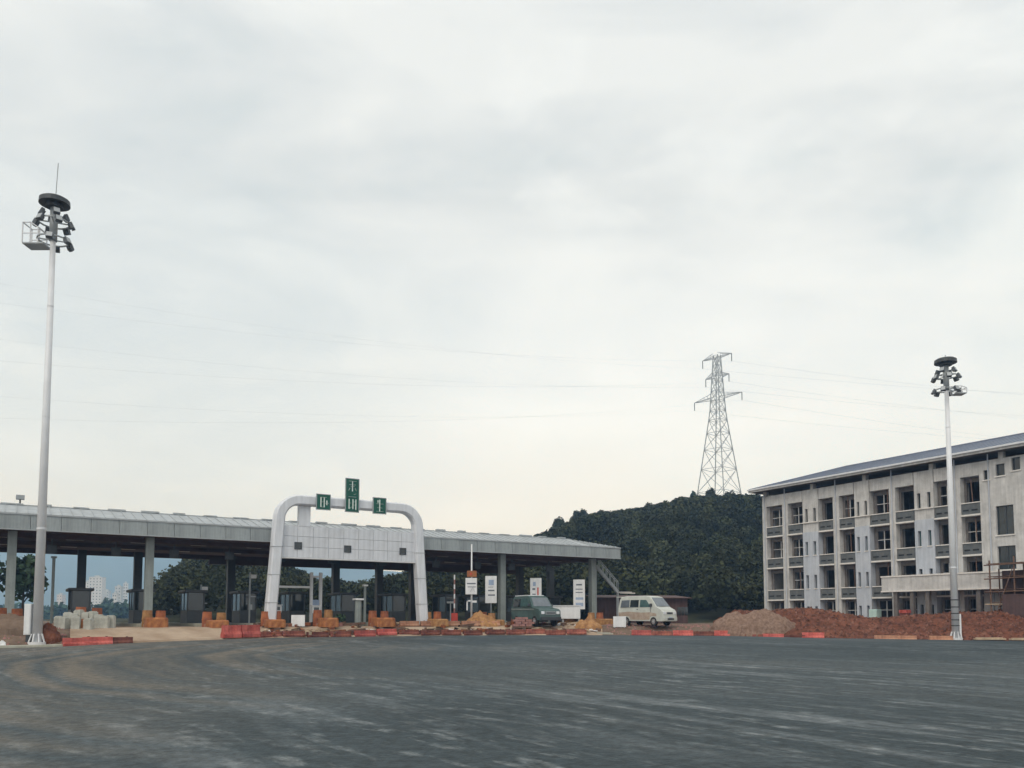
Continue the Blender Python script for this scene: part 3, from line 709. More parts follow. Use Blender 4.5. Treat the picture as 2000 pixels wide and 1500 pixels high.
pr.bar((-.1, -.194, a_+.2), (.1, -.194, a_+.55), .09, .012).bar((.1, -.194, a_+.55), (.28, -.194, a_+.2), .07, .012)
pr.build('print', M['sign_grey'], bd)
MB().box(.06, .42, -.1, -.02, zz(1177, 66)-PADZ, zz(1173, 66)-PADZ).box(-.4, -.3, -.1, -.02, zz(1192, 66)-PADZ, zz(1172, 66)-PADZ).box(-.4, -.06, -.1, -.02, zz(1175, 66)-PADZ, zz(1172, 66)-PADZ).build('bracket', M['white_paint'], o)
# raised barrier gate
p = at(888, 0, 67); o = thing('barrier_gate', p, 0, 'red barrier gate box with its striped arm raised upright', 'barrier')
MB().box(-.26, .26, -.2, .2, 0, 1.0).build('gate_box', M['sign_red'], o, bevel=.04)
am = o; z0_ = 1.0; z1_ = zz(1123, 67)-PADZ
for i in range(8):
    h_ = (z1_-z0_)/8; MB().box(-.055, .055, -.27, -.21, z0_+i*h_, z0_+(i+1)*h_-.002).build('arm_segment', M['white_paint'] if i % 2 else M['brick_red'], o)
p = at(880, 0, 68.5); o = thing('card_post', p, 0, 'thin grey post with a short side arm left of the raised barrier gate', 'post')
MB().bar((0, 0, 0), (0, 0, 2.0), .11, n=8).build('post', M['galv'], o); MB().box(-.3, .3, -.07, .07, 1.82, 1.98).build('arm', M['galv'], o)
# white height gantry frame in the arch
Y = 63; p = at(608, 0, Y); o = thing('height_frame', p, CA, 'white frame of two slim posts and a cross bar inside the arch', 'gantry')
zt_ = zz(1118, Y)-PADZ
MB().box(-.10, .10, -.1, .1, 0, zt_).build('post', M['white_steel'], o); MB().box(.62, .84, -.1, .1, 0, zt_).build('post', M['white_steel'], o)
MB().box(-2.9, -.11, -.06, .06, zz(1149, Y)-PADZ, zz(1145, Y)-PADZ).build('cross_bar', M['white_steel'], o)
MB().box(.11, .61, -.05, .05, zt_-.4, zt_-.25).build('cross_bar', M['white_steel'], o)
MB().box(.11, .61, -.04, .04, 1.1, 2.0).build('info_plate', M['sign_blue'], o)
for px, Y, lab in ((541, 58.5, 'small white control box beside the left arch leg'), (617, 62, 'small white control box at the foot of the white frame')):
    p = at(px, 0, Y); o = thing('control_box', p, CA, lab, 'box', 'white control boxes on the islands')
    MB().box(-.3, .3, -.2, .2, .95, 1.5).build('housing', M['white_paint'], o, bevel=.03); MB().box(-.12, .12, -.12, .12, 0, .95).build('stand', M['galv'], o)
    MB().box(-.34, .34, -.26, .26, 1.5, 1.55).build('lid', M['white_paint'], o)
    MB().box(-.2, .2, -.212, -.2, 1.15, 1.4).build('screen', M['glass'], o)
# posts seen in the dark part left of the arch
for px, Y, zt_, lab in ((393, 62, 1142, 'slim grey camera post in the lane left of the arch'), (488, 62, 1118, 'slim grey lane post with lit arms just left of the arch leg')):
    p = at(px, 0, Y); o = thing('lane_post', p, CA, lab, 'post', 'slim lane equipment posts')
    h_ = zz(zt_, Y)-PADZ
    MB().bar((0, 0, 0), (0, 0, h_), .13, n=8).build('post', M['galv'], o); MB().cbox((.25, 0, h_-.3), .42, .3, .3).build('camera', M['white_paint'], o, bevel=.03)
    MB().cbox((.2, 0, h_*.55), .5, .1, .09).build('arm', M['galv'], o); MB().cbox((.05, 0, h_*.35), .25, .25, .4).build('reader', M['galv'], o)
for px, Y, zt_, lab in ((103, 55.5, 1090, 'tall pale blue lamp post just right of the big mast'), (713, 63, 1145, 'short grey lane post in the middle of the arch opening'), (700, 61, 1172, 'low grey card machine in the arch opening')):
    p = at(px, 0, Y); o = thing('service_post', p, CA, lab, 'post', 'grey service posts on the plaza')
    h_ = zz(zt_, Y)-PADZ; wd = .2 if px != 700 else .5
    MB().bar((0, 0, 0), (0, 0, h_), wd, n=8).build('post', M['grey_steel'], o, smooth=False); MB().cbox((0, 0, .05), wd+.2, wd+.2, .1).build('base', M['kerb'], o)
    MB().cbox((0, 0, h_+.06), wd+.15, wd+.15, .12).build('cap', M['white_paint'] if px != 103 else M['grey_steel'], o)
# white sheets standing on the apron
def apron_z(px, off):
    e_ = edge(px); return e_.z+.085+(PADZ-e_.z-.085)*smooth(0, 3.6, off)
for px, off, wd, h_, lab in ((583.5, 3.2, .95, .85, 'plain white square board standing at the arch mouth'), (1209.5, 2.4, 1.0, .9, 'plain white square board standing behind the van tail')):
    e_ = edge(px); Y = e_.y+off; z = apron_z(px, off) if px < 1170 else ground_z((px-CX)/F*Y, Y)
    o = thing('white_board', ((px-CX)/F*Y, Y, z-.02), 0, lab, 'board', 'white boards standing by the barriers')
    MB().box(-wd/2, wd/2, -.06, 0, .06, h_).build('board', M['white_paint'], o, bevel=.01)
    MB().box(-wd/2+.08, -wd/2+.16, -.04, .45, 0, .06).box(wd/2-.16, wd/2-.08, -.04, .45, 0, .06).build('foot', M['galv'], o)
    MB().bar((-wd/2+.12, .40, .03), (-wd/2+.12, .0, h_*.8), .05).bar((wd/2-.12, .40, .03), (wd/2-.12, .0, h_*.8), .05).build('stay', M['galv'], o)

# ------------------------------------------------------------------ plastic barriers along the asphalt
def barrier_proto(L_, H_, m):
    pr = [(-.24, 0), (-.24, H_*.28), (-.13, H_*.5), (-.10, H_), (.10, H_), (.13, H_*.5), (.24, H_*.28), (.24, 0)]
    body = MB(); ks = [(-L_/2, .9), (-L_/2+.05, 1), (-L_*.12, 1), (-L_*.11, .93), (L_*.11, .93), (L_*.12, 1), (L_/2-.05, 1), (L_/2, .9)]
    vs = [(x, y*k_, z) for x, k_ in ks for y, z in pr]; n = 8
    fs = [(i*n+j, i*n+(j+1) % n, (i+1)*n+(j+1) % n, (i+1)*n+j) for i in range(len(ks)-1) for j in range(n)]+[tuple(range(n)), tuple(range((len(ks)-1)*n, len(ks)*n))[::-1]]
    body.add(vs, fs)
    bm_ = body.mesh('body', m)
    cp = MB().bar((0, 0, H_), (0, 0, H_+.035), .13, n=10).mesh('filler_cap', M['dirty_black'])
    band = MB().box(-L_*.42, L_*.42, -.145, -.115, H_*.62, H_*.78).mesh('band', M['white_paint'])
    return bm_, cp, band, L_, H_
PT = {'tall': barrier_proto(1.25, .78, M['red_plastic']), 'red': barrier_proto(1.5, .44, M['red_plastic']), 'low': barrier_proto(1.5, .37, M['faded_red']), 'pale': barrier_proto(1.5, .40, M['salmon'])}
def barrier(px, off, kind, label, yaw=0, sink=0, band=False, name_group='plastic barriers along the asphalt edge', tilt=0):
    bm_, cp, bd, L_, H_ = PT[kind]; e_ = edge(px); Y = e_.y+off; X = (px-CX)/F*Y
    z = (apron_z(px, off) if 140 < px < 1176 else max(ground_z(X, Y), e_.z)) if off > 0 else e_.z
    e2 = edge(px+15); yw = math.atan2(e2.y-e_.y, e2.x-e_.x)+yaw
    o = thing('plastic_barrier', (X, Y, z-.01-sink), yw, label, 'barrier', name_group)
    obj('body', bm_, o)
    if tilt: o.rotation_euler[0] = tilt; o.location.z += .12
    for x in (-L_*.3, L_*.3): obj('filler_cap', cp, o, loc=(x, 0, 0))
    if band: obj('band', bd, o)
# near left pair lying lower, tall bright pair, then the long row
for i, px in enumerate((156, 194, 234)): barrier(px, .0, 'red' if i < 2 else 'low', f'{["leftmost","middle","rightmost"][i]} red barrier of the three in front of the grey kerb blocks', random.uniform(-.08, .08))
for i, px in enumerate((454, 491)): barrier(px, .15, 'tall', f'tall bright red barrier, {["left","right"][i]} one of the pair on the tan apron', random.uniform(-.06, .06))
row = []; px = 529.0
while px < 1160:
    row.append(px); px += (1.52+random.choice((0, 0, 0, .06, .15)))*F/edge(px).y
for i, px in enumerate(row):
    kind = 'low' if random.random() < .72 else 'red'
    barrier(px, .25+random.uniform(-.12, .12), kind, f'low dusty red barrier, {ORD[min(20, i+1)]} from left in the long row along the asphalt', random.uniform(-.12, .12), random.uniform(0, .10), tilt=0)
row = []; px = 1252.0
while px < 1420:
    row.append(px); px += 1.56*F/edge(px).y
for i, px in enumerate(row): barrier(px, .35, 'red' if i % 2 == 0 else 'low', f'red barrier, {ORD[i+1]} from left in the row starting under the cream van', random.uniform(-.07, .07), .04)
for i, (px, kd) in enumerate(((1468, 'low'), (1508, 'red'), (1549, 'low'), (1586, 'red'))): barrier(px, .1, kd, f'red barrier, {ORD[i+1]} from the left of four below the gravel heap', random.uniform(-.1, .1), .2 if i < 3 else .05)
for i, px in enumerate((1727, 1764)): barrier(px, .1, 'pale', f'faded pink barrier, {["left","right"][i]} one of the pair at the foot of the earth bank', random.uniform(-.06, .06), .14)
barrier(1834, .1, 'pale', 'faded pink barrier just left of the right hand mast', .02, .12)
# second row, set back on the plaza
px = 800.0; i = 0
while px < 990:
    off = 3.2; Y = edge(px).y+off
    barrier(px, off, 'pale', f'sun bleached orange barrier, {ORD[i+1]} from the left of the back row on the plaza', random.uniform(-.05, .05), 0, name_group='back row of bleached barriers'); i += 1
    px += 1.56*F/Y
# pale kerb slabs lying by the row
for px, off, lab in ((1180, .5, 'pale slab lying on the ground left of the white square board'), (1929, .25, 'pale plank lying at the asphalt edge right of the mast'), (1988, .3, 'short brown plank at the asphalt edge by the right border')):
    e_ = edge(px); Y = e_.y+off; X = (px-CX)/F*Y
    wd = 2.0 if px > 1900 and px < 1950 else 1.3
    q = MB().box(-wd/2, wd/2, -.2, .2, 0, .1); q.box(-wd/2+.1, wd/2-.2, -.16, .1, .1, .16)
    ob = q.build('loose_plank', M['pale_wood'] if px > 1900 else M['kerb'], None, bevel=.01); ob.location = (X, Y, e_.z+.04); ob.rotation_euler = (0, 0, random.uniform(-.1, .1)); tag(ob, lab, 'plank')

# ------------------------------------------------------------------ kerb blocks, heaps and litter at the left
bp = [(118, 5.0, .55), (136, 5.2, .8), (127, 4.2, .5), (150, 3.4, .6), (158, 5.3, 1.0), (172, 4.6, .85), (184, 4.4, .9), (196, 3.9, .7), (207, 3.7, .62), (219, 4.0, .65), (146, 4.4, .75), (176, 3.2, .5)]
PL = ['leftmost', 'second', 'third', 'fourth', 'fifth', 'sixth', 'seventh', 'eighth', 'ninth', 'tenth', 'eleventh', 'rightmost']
order = sorted(range(len(bp)), key=lambda i: bp[i][0])
for rk, i in enumerate(order):
    px, off, h_ = bp[i]; e_ = edge(px); Y = e_.y+off; X = (px-CX)/F*Y
    q = MB().box(-.24, .24, -.2, .2, -.1, h_+.1); q.box(-.2, .2, -.16, .16, h_+.1, h_+.16)
    ob = q.build('kerb_block', M['grey_block'], None, bevel=.03); ob.location = (X, Y, ground_z(X, Y) if px < 140 else apron_z(px, off)-.05); ob.rotation_euler = (random.uniform(-.06, .06), random.uniform(-.06, .06), random.uniform(-.5, .5))
    tag(ob, f'grey concrete kerb block, {PL[rk]} from the left in the pile beside the mast', 'block', 'grey kerb blocks piled by the mast')
def heap(name, px, off, wd, dp, h_, m, label, seed, kind=None, ex=1.5):
    e_ = edge(px); Y = e_.y+off; X = (px-CX)/F*Y; b = MB(); rows = []
    for i in range(41):
        r0 = []
        for j in range(41):
            a_, c_ = i/20-1, j/20-1; d_ = math.hypot(a_, c_)
            z = h_*max(0, 1-d_**ex)*(1+.4*noise.noise((a_*2.5+seed, c_*2.5, seed)))+.16*h_*noise.noise((a_*6, c_*6+seed, 1))-.06+.08*h_*noise.noise((a_*15, c_*15+seed, 1))
            r0.append((a_*wd/2, c_*dp/2, z))
        rows.append(r0)
    rows = [[(x, y, z if math.hypot(x/wd*2, y/dp*2) < .97 else -.7) for x, y, z in r_] for r_ in rows]
    ob = b.grid(rows).build(name, m, None, smooth=True); ob.location = (X, Y, max(e_.z, ground_z(X, Y)) if not 140 < px < 1176 else apron_z(px, off)-.02)
    if kind: ob['kind'] = kind; ob['label'] = label
    else: tag(ob, label, 'heap')
    return ob
heap('earth_heap', 97, 1.8, 1.5, 1.6, 1.0, M['earth'], 'small red earth heap right at the foot of the left mast', 1)
heap('earth_heap', 20, 3.6, 4.4, 3.0, .85, M['earth_brown'], 'brown earth heap at the left border of the picture', 2)
heap('earth_heap', 150, 5.6, 3.8, 2.2, .9, M['gravel'], 'grey gravel heap under the kerb blocks', 3)
heap('gravel_heap', 1473, 2.4, 7.0, 5.0, 1.3, M['gravel'], 'pinkish gravel heap at the left end of the earth bank', 4, ex=4.0)
heap('sand_heap', 1148, 2.6, 2.4, 2.0, .85, M['amber'], 'amber sand heap beside the white site box', 6)
heap('sand_heap', 940, 3.9, 3.2, 2.0, 1.1, M['amber'], 'amber sand heap at the foot of the slender pole', 8)
#heap('earth_heap', 1700, 4.2, 4.5, 2.2, 1.5, M['earth'], 'dark red earth heap in front of the dormitory', 9)
# loose stones and clods on the banks: nobody could count them
b = MB()
def clod(x, y, z, r):
    vs = []; 
    for i in range(6):
        a_ = i*math.pi/3; vs.append((x+math.cos(a_)*r*random.uniform(.7, 1.2), y+math.sin(a_)*r*random.uniform(.7, 1.2), z-.3*r))
    vs.append((x+.2*r, y, z+r*random.uniform(.5, .9))); b.add(vs, [(i, (i+1) % 6, 6) for i in range(6)])
for _ in range(5200):
    px = random.uniform(1400, 2300); e_ = edge(px); o_ = random.uniform(.2, 5.2); h_ = float(np.interp(o_, [p_[0] for p_ in prof], [p_[1] for p_ in prof]))
    Y = e_.y+o_; X = (px-CX)/F*Y; T = W(px, bank_top(px), e_.y+5).z
    z = e_.z-.1+(T-e_.z+.1)*h_+(h_*(1-.3*h_))*(.22*noise.noise((X*.8, Y*.8, 1))+.14*noise.noise((X*2.1, Y*2.1, 4))+.15*noise.noise((X*3.3, Y*3.3, 7))+.09*noise.noise((X*8, Y*8, 2)))
    clod(X, Y, z, random.uniform(.03, .17)*random.uniform(.5, 1.3))
stuff(b.build('earth_clods', M['clod']))
b = MB()
for _ in range(700):
    px = random.choice((random.uniform(-250, 150), random.uniform(1180, 1400))); e_ = edge(px); Y = e_.y+random.uniform(.6, 6); X = (px-CX)/F*Y
    clod(X, Y, ground_z(X, Y), random.uniform(.03, .13))
stuff(b.build('rubble', M['brick_red']))
e_ = edge(8); b = MB()
for i in range(5): b.bar((i*.07-.14, 0, 0), (i*.05-.1, .02*i, .28-.05*abs(i-2)), .16, n=6, r2=.7)
ob = b.build('plastic_bag', M['white_paint'], None); ob.location = ((8-CX)/F*(e_.y+.7), e_.y+.7, e_.z+.1); tag(ob, 'crumpled white plastic bag lying at the left border', 'bag')
e_ = edge(663); t = thing('potted_plant', ((666-CX)/F*(e_.y+3.6), e_.y+3.6, PADZ), 0, 'small green plant in a pot standing in the arch opening', 'plant')
MB().bar((0, 0, 0), (0, 0, .25), .4, n=10, r2=1.2).build('pot', M['brick_red'], t); quads('foliage', leaves((0, 0, .55), (.5, .4, .4), 120, .09, rng), M['leaf_green'], t)
# stack of dusty red bricks left of the jeep: each brick its own
Y = 66.2; p = at(1019, 0, Y)
pal = thing('brick_stack', (p.x, Y-2.4, .75), .1, 'stack of dusty pink bricks in front of the dark green jeep', 'brick stack')
bkm = MB().box(-.235, .235, -.18, .18, .008, .172).mesh('brick', M['brick_red'])
for l in range(4):
    for i in range(2 if l > 2 else 3):
        for j in range(2): obj('brick', bkm, pal, .012, loc=((i-1)*.49+(.2 if l % 2 else 0)+random.uniform(-.02, .02), j*.38, .1+l*.18), rot=(0, 0, random.uniform(-.05, .05)))
MB().box(-.8, .9, -.22, .6, 0, .1).build('pallet', M['brown_wood'], pal)
# small clutter left on the plaza: nobody could count it
for mname, cnt, r0_, r1_ in (('barrel', 90, .06, .22), ('pale_wood', 110, .05, .2), ('brown_wood', 120, .06, .25), ('white_paint', 45, .05, .15), ('dirty_black', 90, .06, .22), ('leaf_green', 25, .06, .15)):
    b = MB()
    for _ in range(cnt):
        px = random.uniform(500, 1170); off = random.choice((random.uniform(.7, 1.8), random.uniform(2.5, 7))); Y_ = edge(px).y+off; X_ = (px-CX)/F*Y_; z_ = apron_z(px, off)
        r_ = random.uniform(r0_, r1_); a_ = random.uniform(0, 3.1); l_ = r_*random.choice((1, 1.5, 4))
        b.bar((X_-math.cos(a_)*l_, Y_-math.sin(a_)*l_, z_+r_*.5), (X_+math.cos(a_)*l_, Y_+math.sin(a_)*l_, z_+r_*random.uniform(.5, 1.3)), r_, r_*random.uniform(.5, 1.3))
    stuff(b.build('site_litter', M[mname]))
# white site box
Y = 68.5; p = at(1100, 0, Y)
o = thing('site_box', (p.x, Y, PADZ-.02), .1, 'white steel site box with open legs between jeep and last column', 'box')
MB().box(-1.25, 1.35, -.5, .6, .55, 1.62).build('box_body', M['white_paint'], o, bevel=.03)
for x in (-1.15, -.1, 1.25): MB().box(x-.07, x+.07, -.45, .5, 0, .55).build('leg', M['galv'], o)
MB().box(-1.3, 1.4, -.56, .66, 1.62, 1.67).build('lid', M['white_paint'], o); MB().box(-1.0, -.8, -.53, -.5, 1.1, 1.25).build('latch', M['dark_steel'], o)

# ------------------------------------------------------------------ vehicles
def vehicle(name, loc, rz, prof, halfw, zsh, paint, label, cat, spec):
    o = thing(name, loc, rz, label, cat)
    k_ = lambda z: 1-.14*smooth(zsh, prof_top, z)
    prof_top = max(z for _, z in prof)
    body = MB(); n = len(prof)
    ys = [(-1, .93), (-.9, 1.0), (.9, 1.0), (1, .93)]       # chamfered sides
    vs = []; zc = .9; xc = 0
    for yk, sc in ys: vs += [((x-xc)*(.985 if abs(yk) == 1 else 1)+xc, yk*halfw*k_(z), zc+(z-zc)*(.97 if abs(yk) == 1 else 1)) for x, z in prof]
    fs = [tuple(range(n)), tuple(range(4*n-1, 3*n-1, -1))]
    for l in range(3): fs += [(l*n+i, (l+1)*n+i, (l+1)*n+(i+1) % n, l*n+(i+1) % n) for i in range(n)]
    body.add(vs, fs); body.build('body', paint, o)
    def side(name_, pts, m, th=.012):
        for sy in (-1, 1):
            q = MB(); nn = len(pts)
            a_ = [(x, sy*(halfw*k_(z)+.002), z) for x, z in pts]; c_ = [(x, sy*(halfw*k_(z)+th), z) for x, z in pts]
            q.add(a_+c_, [tuple(range(nn)), tuple(range(nn, 2*nn))]+[(i, (i+1) % nn, nn+(i+1) % nn, nn+i) for i in range(nn)]); q.build(name_, m, o)
    for nm_, pts, m in spec['side']: side(nm_, pts, m)
    for nm_, (xa, za), (xb, zb_), hw, m, th in spec['front']:     # slabs lying on a sloping front face
        d = Vector((xb-xa, 0, zb_-za)).normalized(); nrm = Vector((-d.z, 0, d.x))
        q = MB(); P = []
        for x, z in ((xa, za), (xb, zb_)):
            for sy in (-1, 1): P.append(Vector((x, sy*hw*k_(z), z))+nrm*.004)
        P2 = [p_+nrm*th for p_ in P]
        q.add(P+P2, [(0, 1, 3, 2), (4, 6, 7, 5), (0, 4, 5, 1), (2, 3, 7, 6), (0, 2, 6, 4), (1, 5, 7, 3)]); q.build(nm_, m, o)
    for nm_, bx, m in spec['box']: MB().box(*bx).build(nm_, m, o, bevel=.02)
    for x in spec['axles']:
        for sy in (-1, 1):
            r_ = spec['r']; y0 = sy*(halfw-.2); y1 = sy*(halfw+.01)
            ty = MB().bar((x, y0, r_), (x, y1, r_), 2*r_, n=20).build('tyre', M['black'], None, bevel=.03)
            wh = thing_part('wheel', MB().bar((x, y0, r_), (x, y1+sy*.004, r_), 1.2*r_, n=20), M['chrome'], o)
            ty.parent = wh
            MB().bar((x, y1, r_), (x, y1+sy*.02, r_), .5*r_, n=10).build('hub_cap', M['galv'], wh)
    return o
def thing_part(name, mb, m, parent): return mb.build(name, m, parent)
vp = [(-2.30, .38), (-2.38, .95), (-2.36, 1.35), (-2.28, 2.02), (-2.15, 2.2), (-1.6, 2.27), (.6, 2.27), (1.05, 2.18), (1.75, 1.42), (2.2, 1.22), (2.36, 1.05), (2.40, .62), (2.36, .34)]
van_spec = {'side': [('side_window', [(-2.1, 1.42), (-2.02, 1.95), (-1.15, 1.97), (-1.15, 1.42)], M['pale_glass']), ('side_window', [(-1.05, 1.42), (-1.05, 1.97), (-.15, 1.97), (-.15, 1.42)], M['glass']),
                     ('side_window', [(.0, 1.42), (.0, 1.97), (.62, 1.96), (1.1, 1.5), (1.1, 1.42)], M['teal_glass']),
                     ('lower_skirt', [(-1.0, .46), (-1.15, .74), (-1.75, .74), (-1.95, .55), (-2.28, .6), (-2.3, 1.02), (-1.2, 1.08), (.2, 1.0), (1.1, 1.03), (1.72, .92), (1.72, .74), (1.12, .74), (.98, .46)], M['mud']),  # tan brown band along the lower flanks
                     ('door_seam', [(-.12, .45), (-.12, 1.98), (-.09, 1.98), (-.09, .45)], M['dark_steel']), ('door_seam', [(1.12, .7), (1.12, 1.45), (1.15, 1.45), (1.15, .7)], M['dark_steel']),
                     ('door_handle', [(-.35, 1.22), (-.35, 1.27), (-.18, 1.27), (-.18, 1.22)], M['dark_steel'])],
            'front': [('windscreen', (1.10, 2.125), (1.72, 1.452), .80, M['pale_glass'], .012)],
            'box': [('grille', (2.36, 2.40, -.34, .34, .88, 1.02), M['dark_steel']), ('headlight', (2.28, 2.395, -.78, -.45, .86, 1.06), M['lamp']), ('headlight', (2.28, 2.395, .45, .78, .86, 1.06), M['lamp']),
                    ('bumper', (2.28, 2.47, -.82, .82, .38, .66), M['van_paint']), ('bumper', (-2.46, -2.3, -.82, .82, .4, .66), M['van_paint']), ('air_intake', (2.46, 2.478, -.4, .4, .44, .58), M['dark_steel']),
                    ('number_plate', (2.472, 2.482, -.22, .22, .60, .655), M['sign_blue']), ('wing_mirror', (1.15, 1.3, -1.05, -.86, 1.45, 1.68), M['dark_steel']), ('wing_mirror', (1.15, 1.3, .86, 1.05, 1.45, 1.68), M['dark_steel']),
                    ('tail_spoiler', (-2.75, -2.1, -.7, .7, 2.19, 2.24), M['van_paint']), ('wiper', (1.62, 1.75, -.45, .25, 1.47, 1.50), M['dark_steel'])],
            'axles': (-1.45, 1.42), 'r': .34}
Y = 65.3; X = (1263-CX)/F*Y
vehicle('parked_van', (X, Y, ground_z(X, Y)-.03), R(-50), vp, .88, 1.35, M['van_paint'], 'cream white van with tan brown lower flanks parked behind the red barriers', 'van', van_spec).scale = (.97, .97, 1.04)
jp = [(-2.0, .45), (-2.08, .95), (-2.05, 1.3), (-1.95, 2.05), (-1.8, 2.18), (.15, 2.2), (.4, 2.12), (.98, 1.36), (1.8, 1.24), (1.98, 1.1), (2.02, .6), (1.98, .42)]
jeep_spec = {'side': [('side_window', [(-1.8, 1.42), (-1.72, 1.98), (-.8, 2.0), (-.8, 1.42)], M['glass']), ('side_window', [(-.7, 1.42), (-.7, 2.0), (.1, 2.0), (.58, 1.42)], M['teal_glass']),
                      ('door_seam', [(-.76, .5), (-.76, 2.0), (-.73, 2.0), (-.73, .5)], M['dark_steel']), ('side_stripe', [(-2.0, 1.2), (-2.0, 1.28), (1.2, 1.24), (1.2, 1.18)], M['grey_steel'])],
             'front': [('windscreen', (.47, 2.06), (.94, 1.42), .74, M['pale_glass'], .012)],
             'box': [('grille', (1.98, 2.04, -.42, .42, .82, 1.06), M['galv']), ('grille_slot', (2.036, 2.05, -.36, .36, .88, .93), M['dark_steel']), ('grille_slot', (2.036, 2.05, -.36, .36, .97, 1.02), M['dark_steel']),
                     ('headlight', (1.93, 2.035, -.76, -.5, .86, 1.06), M['lamp']), ('headlight', (1.93, 2.035, .5, .76, .86, 1.06), M['lamp']), ('bumper', (1.93, 2.16, -.82, .82, .42, .68), M['dark_steel']),
                     ('roof_panel', (-1.85, .1, -.66, .66, 2.185, 2.25), M['white_paint']), ('wing_mirror', (.6, .72, -1.05, -.88, 1.42, 1.62), M['dark_steel']), ('wing_mirror', (.6, .72, .88, 1.05, 1.42, 1.62), M['dark_steel'])],
             'axles': (-1.25, 1.25), 'r': .37}
Y = 65.8; X = (1046-CX)/F*Y
vehicle('parked_jeep', (X, Y, PADZ-.05), R(-60), jp, .88, 1.35, M['suv_paint'], 'dark teal green jeep with pale roof parked under the canopy edge', 'jeep', jeep_spec).scale = (1.1, 1.1, 1.1)

# ------------------------------------------------------------------ maroon shed and stairs behind the van
Y = 80; p = W(1256, 1222, Y); o = thing('site_shed', (p.x, Y, PADZ-.05), .12, 'low maroon brown site shed behind the cream van', 'shed')
sw = 90*Y/F; H_ = W(1256, 1168, Y).z-PADZ
MB().box(-sw, sw, 0, 4, 0, H_).build('wall', M['maroon'], o)
q = MB().add([(-sw-.3, -.5, H_), (sw+.3, -.5, H_), (sw+.3, 4.5, H_+.35), (-sw-.3, 4.5, H_+.35), (-sw-.3, -.5, H_+.09), (sw+.3, -.5, H_+.09), (sw+.3, 4.5, H_+.44), (-sw-.3, 4.5, H_+.44)],
             [(0, 3, 2, 1), (4, 5, 6, 7), (0, 1, 5, 4), (1, 2, 6, 5), (2, 3, 7, 6), (3, 0, 4, 7)]); q.build('roof', M['maroon'], o)
MB().box(-sw*.55, -sw*.55+1, -.03, 0, .02, 2.0).build('door', M['dark_steel'], o)
for x in (-.2, 1.9): MB().box(sw*x*.4, sw*x*.4+1.1, -.03, 0, .9, 1.7).build('window', M['glass'], o)
MB().box(-sw*.52, -sw*.2, -.55, -.2, H_+.45, H_+.55).build('roof_sheet', M['coping'], o)
b = MB()
for i in range(26): b.box(-sw+i*2*sw/26, -sw+i*2*sw/26+.06, -.03, -.001, .05, H_-.02)
stuff(b.build('wall_rib', M['maroon'], o))
Y = 78.5; a_ = W(1163, 1104, Y); c_ = W(1206, 1155, Y)
o = thing('steel_stair', (c_.x, Y, PADZ-.05), 0, 'pale steel stair slanting down beside the right end of the canopy', 'stair')
dx = a_.x-c_.x; zt_, zb_ = a_.z-PADZ, c_.z-PADZ
for yy in (-.45, .45): MB().bar((dx, yy, zt_), (0, yy, zb_), .1, .25).build('stringer', M['galv'], o)
for i in range(13):
    f = (i+.5)/13; MB().cbox((dx*(1-f), 0, zt_+(zb_-zt_)*f), .27, .85, .06).build('tread', M['coping'], o)
rl = MB()
for yy in (-.5, .5):
    rl.bar((dx, yy, zt_+.95), (0, yy, zb_+.95), .06)
    for i in range(7): f = i/6; rl.bar((dx*(1-f), yy, zt_+(zb_-zt_)*f), (dx*(1-f), yy, zt_+(zb_-zt_)*f+.95), .05)
rl.build('handrail', M['galv'], o)
for x in (0, dx):
    for yy in (-.45, .45): MB().bar((x, yy, 0), (x, yy, zb_ if x == 0 else zt_), .12).build('post', M['galv'], o)
MB().box(-.1, 1.3, -.5, .5, zb_-.08, zb_).build('landing', M['coping'], o)

# ------------------------------------------------------------------ dormitory building
BL = Vector((26.7, 86.8, 0)); bdir = Vector((.508, -.861, 0)).normalized(); BA = math.atan2(bdir.y, bdir.x); bin_ = Vector((-bdir.y, bdir.x, 0))
def bw(px, q=0.0):
    u = (px-CX)/F; o_ = BL+bin_*q; return (u*o_.y-o_.x)/(bdir.x-u*bdir.y)
BG = .3; RQ = .55
bld = thing('dormitory', (BL.x, BL.y, 0), BA, 'grey four storey dormitory under construction with recessed balconies and blue grey roof', 'building')
SL = [BG, 3.42, 6.75, 10.08]; WT = 14.35; WEND = 40.0; BD = 13.0
bays = [(1500, 1531), (1542, 1570), (1603, 1631), (1643, 1672), (1704, 1742), (1754, 1790), (1831, 1866), (1883, 1921)]
panels = [(1571, 1602), (1673, 1703), (1791, 1830)]
bays = [(bw(a_), bw(c_)) for a_, c_ in bays]; panels = [(bw(a_), bw(c_)) for a_, c_ in panels]
wall = MB()
# piers and solid stretches: everything that is not a bay
edges_ = [0]+[x for b_ in bays for x in b_]
solid = [(edges_[i], edges_[i+1]) for i in range(0, len(edges_)-1, 2)]
for a_, c_ in solid:
    if any(abs(a_-pb[0]) < 1.2 and abs(c_-pb[1]) < 1.2 for pb in panels): continue
    wall.box(a_, c_, 0, 1.3, BG-1, WT)
wa = bays[-1][1]
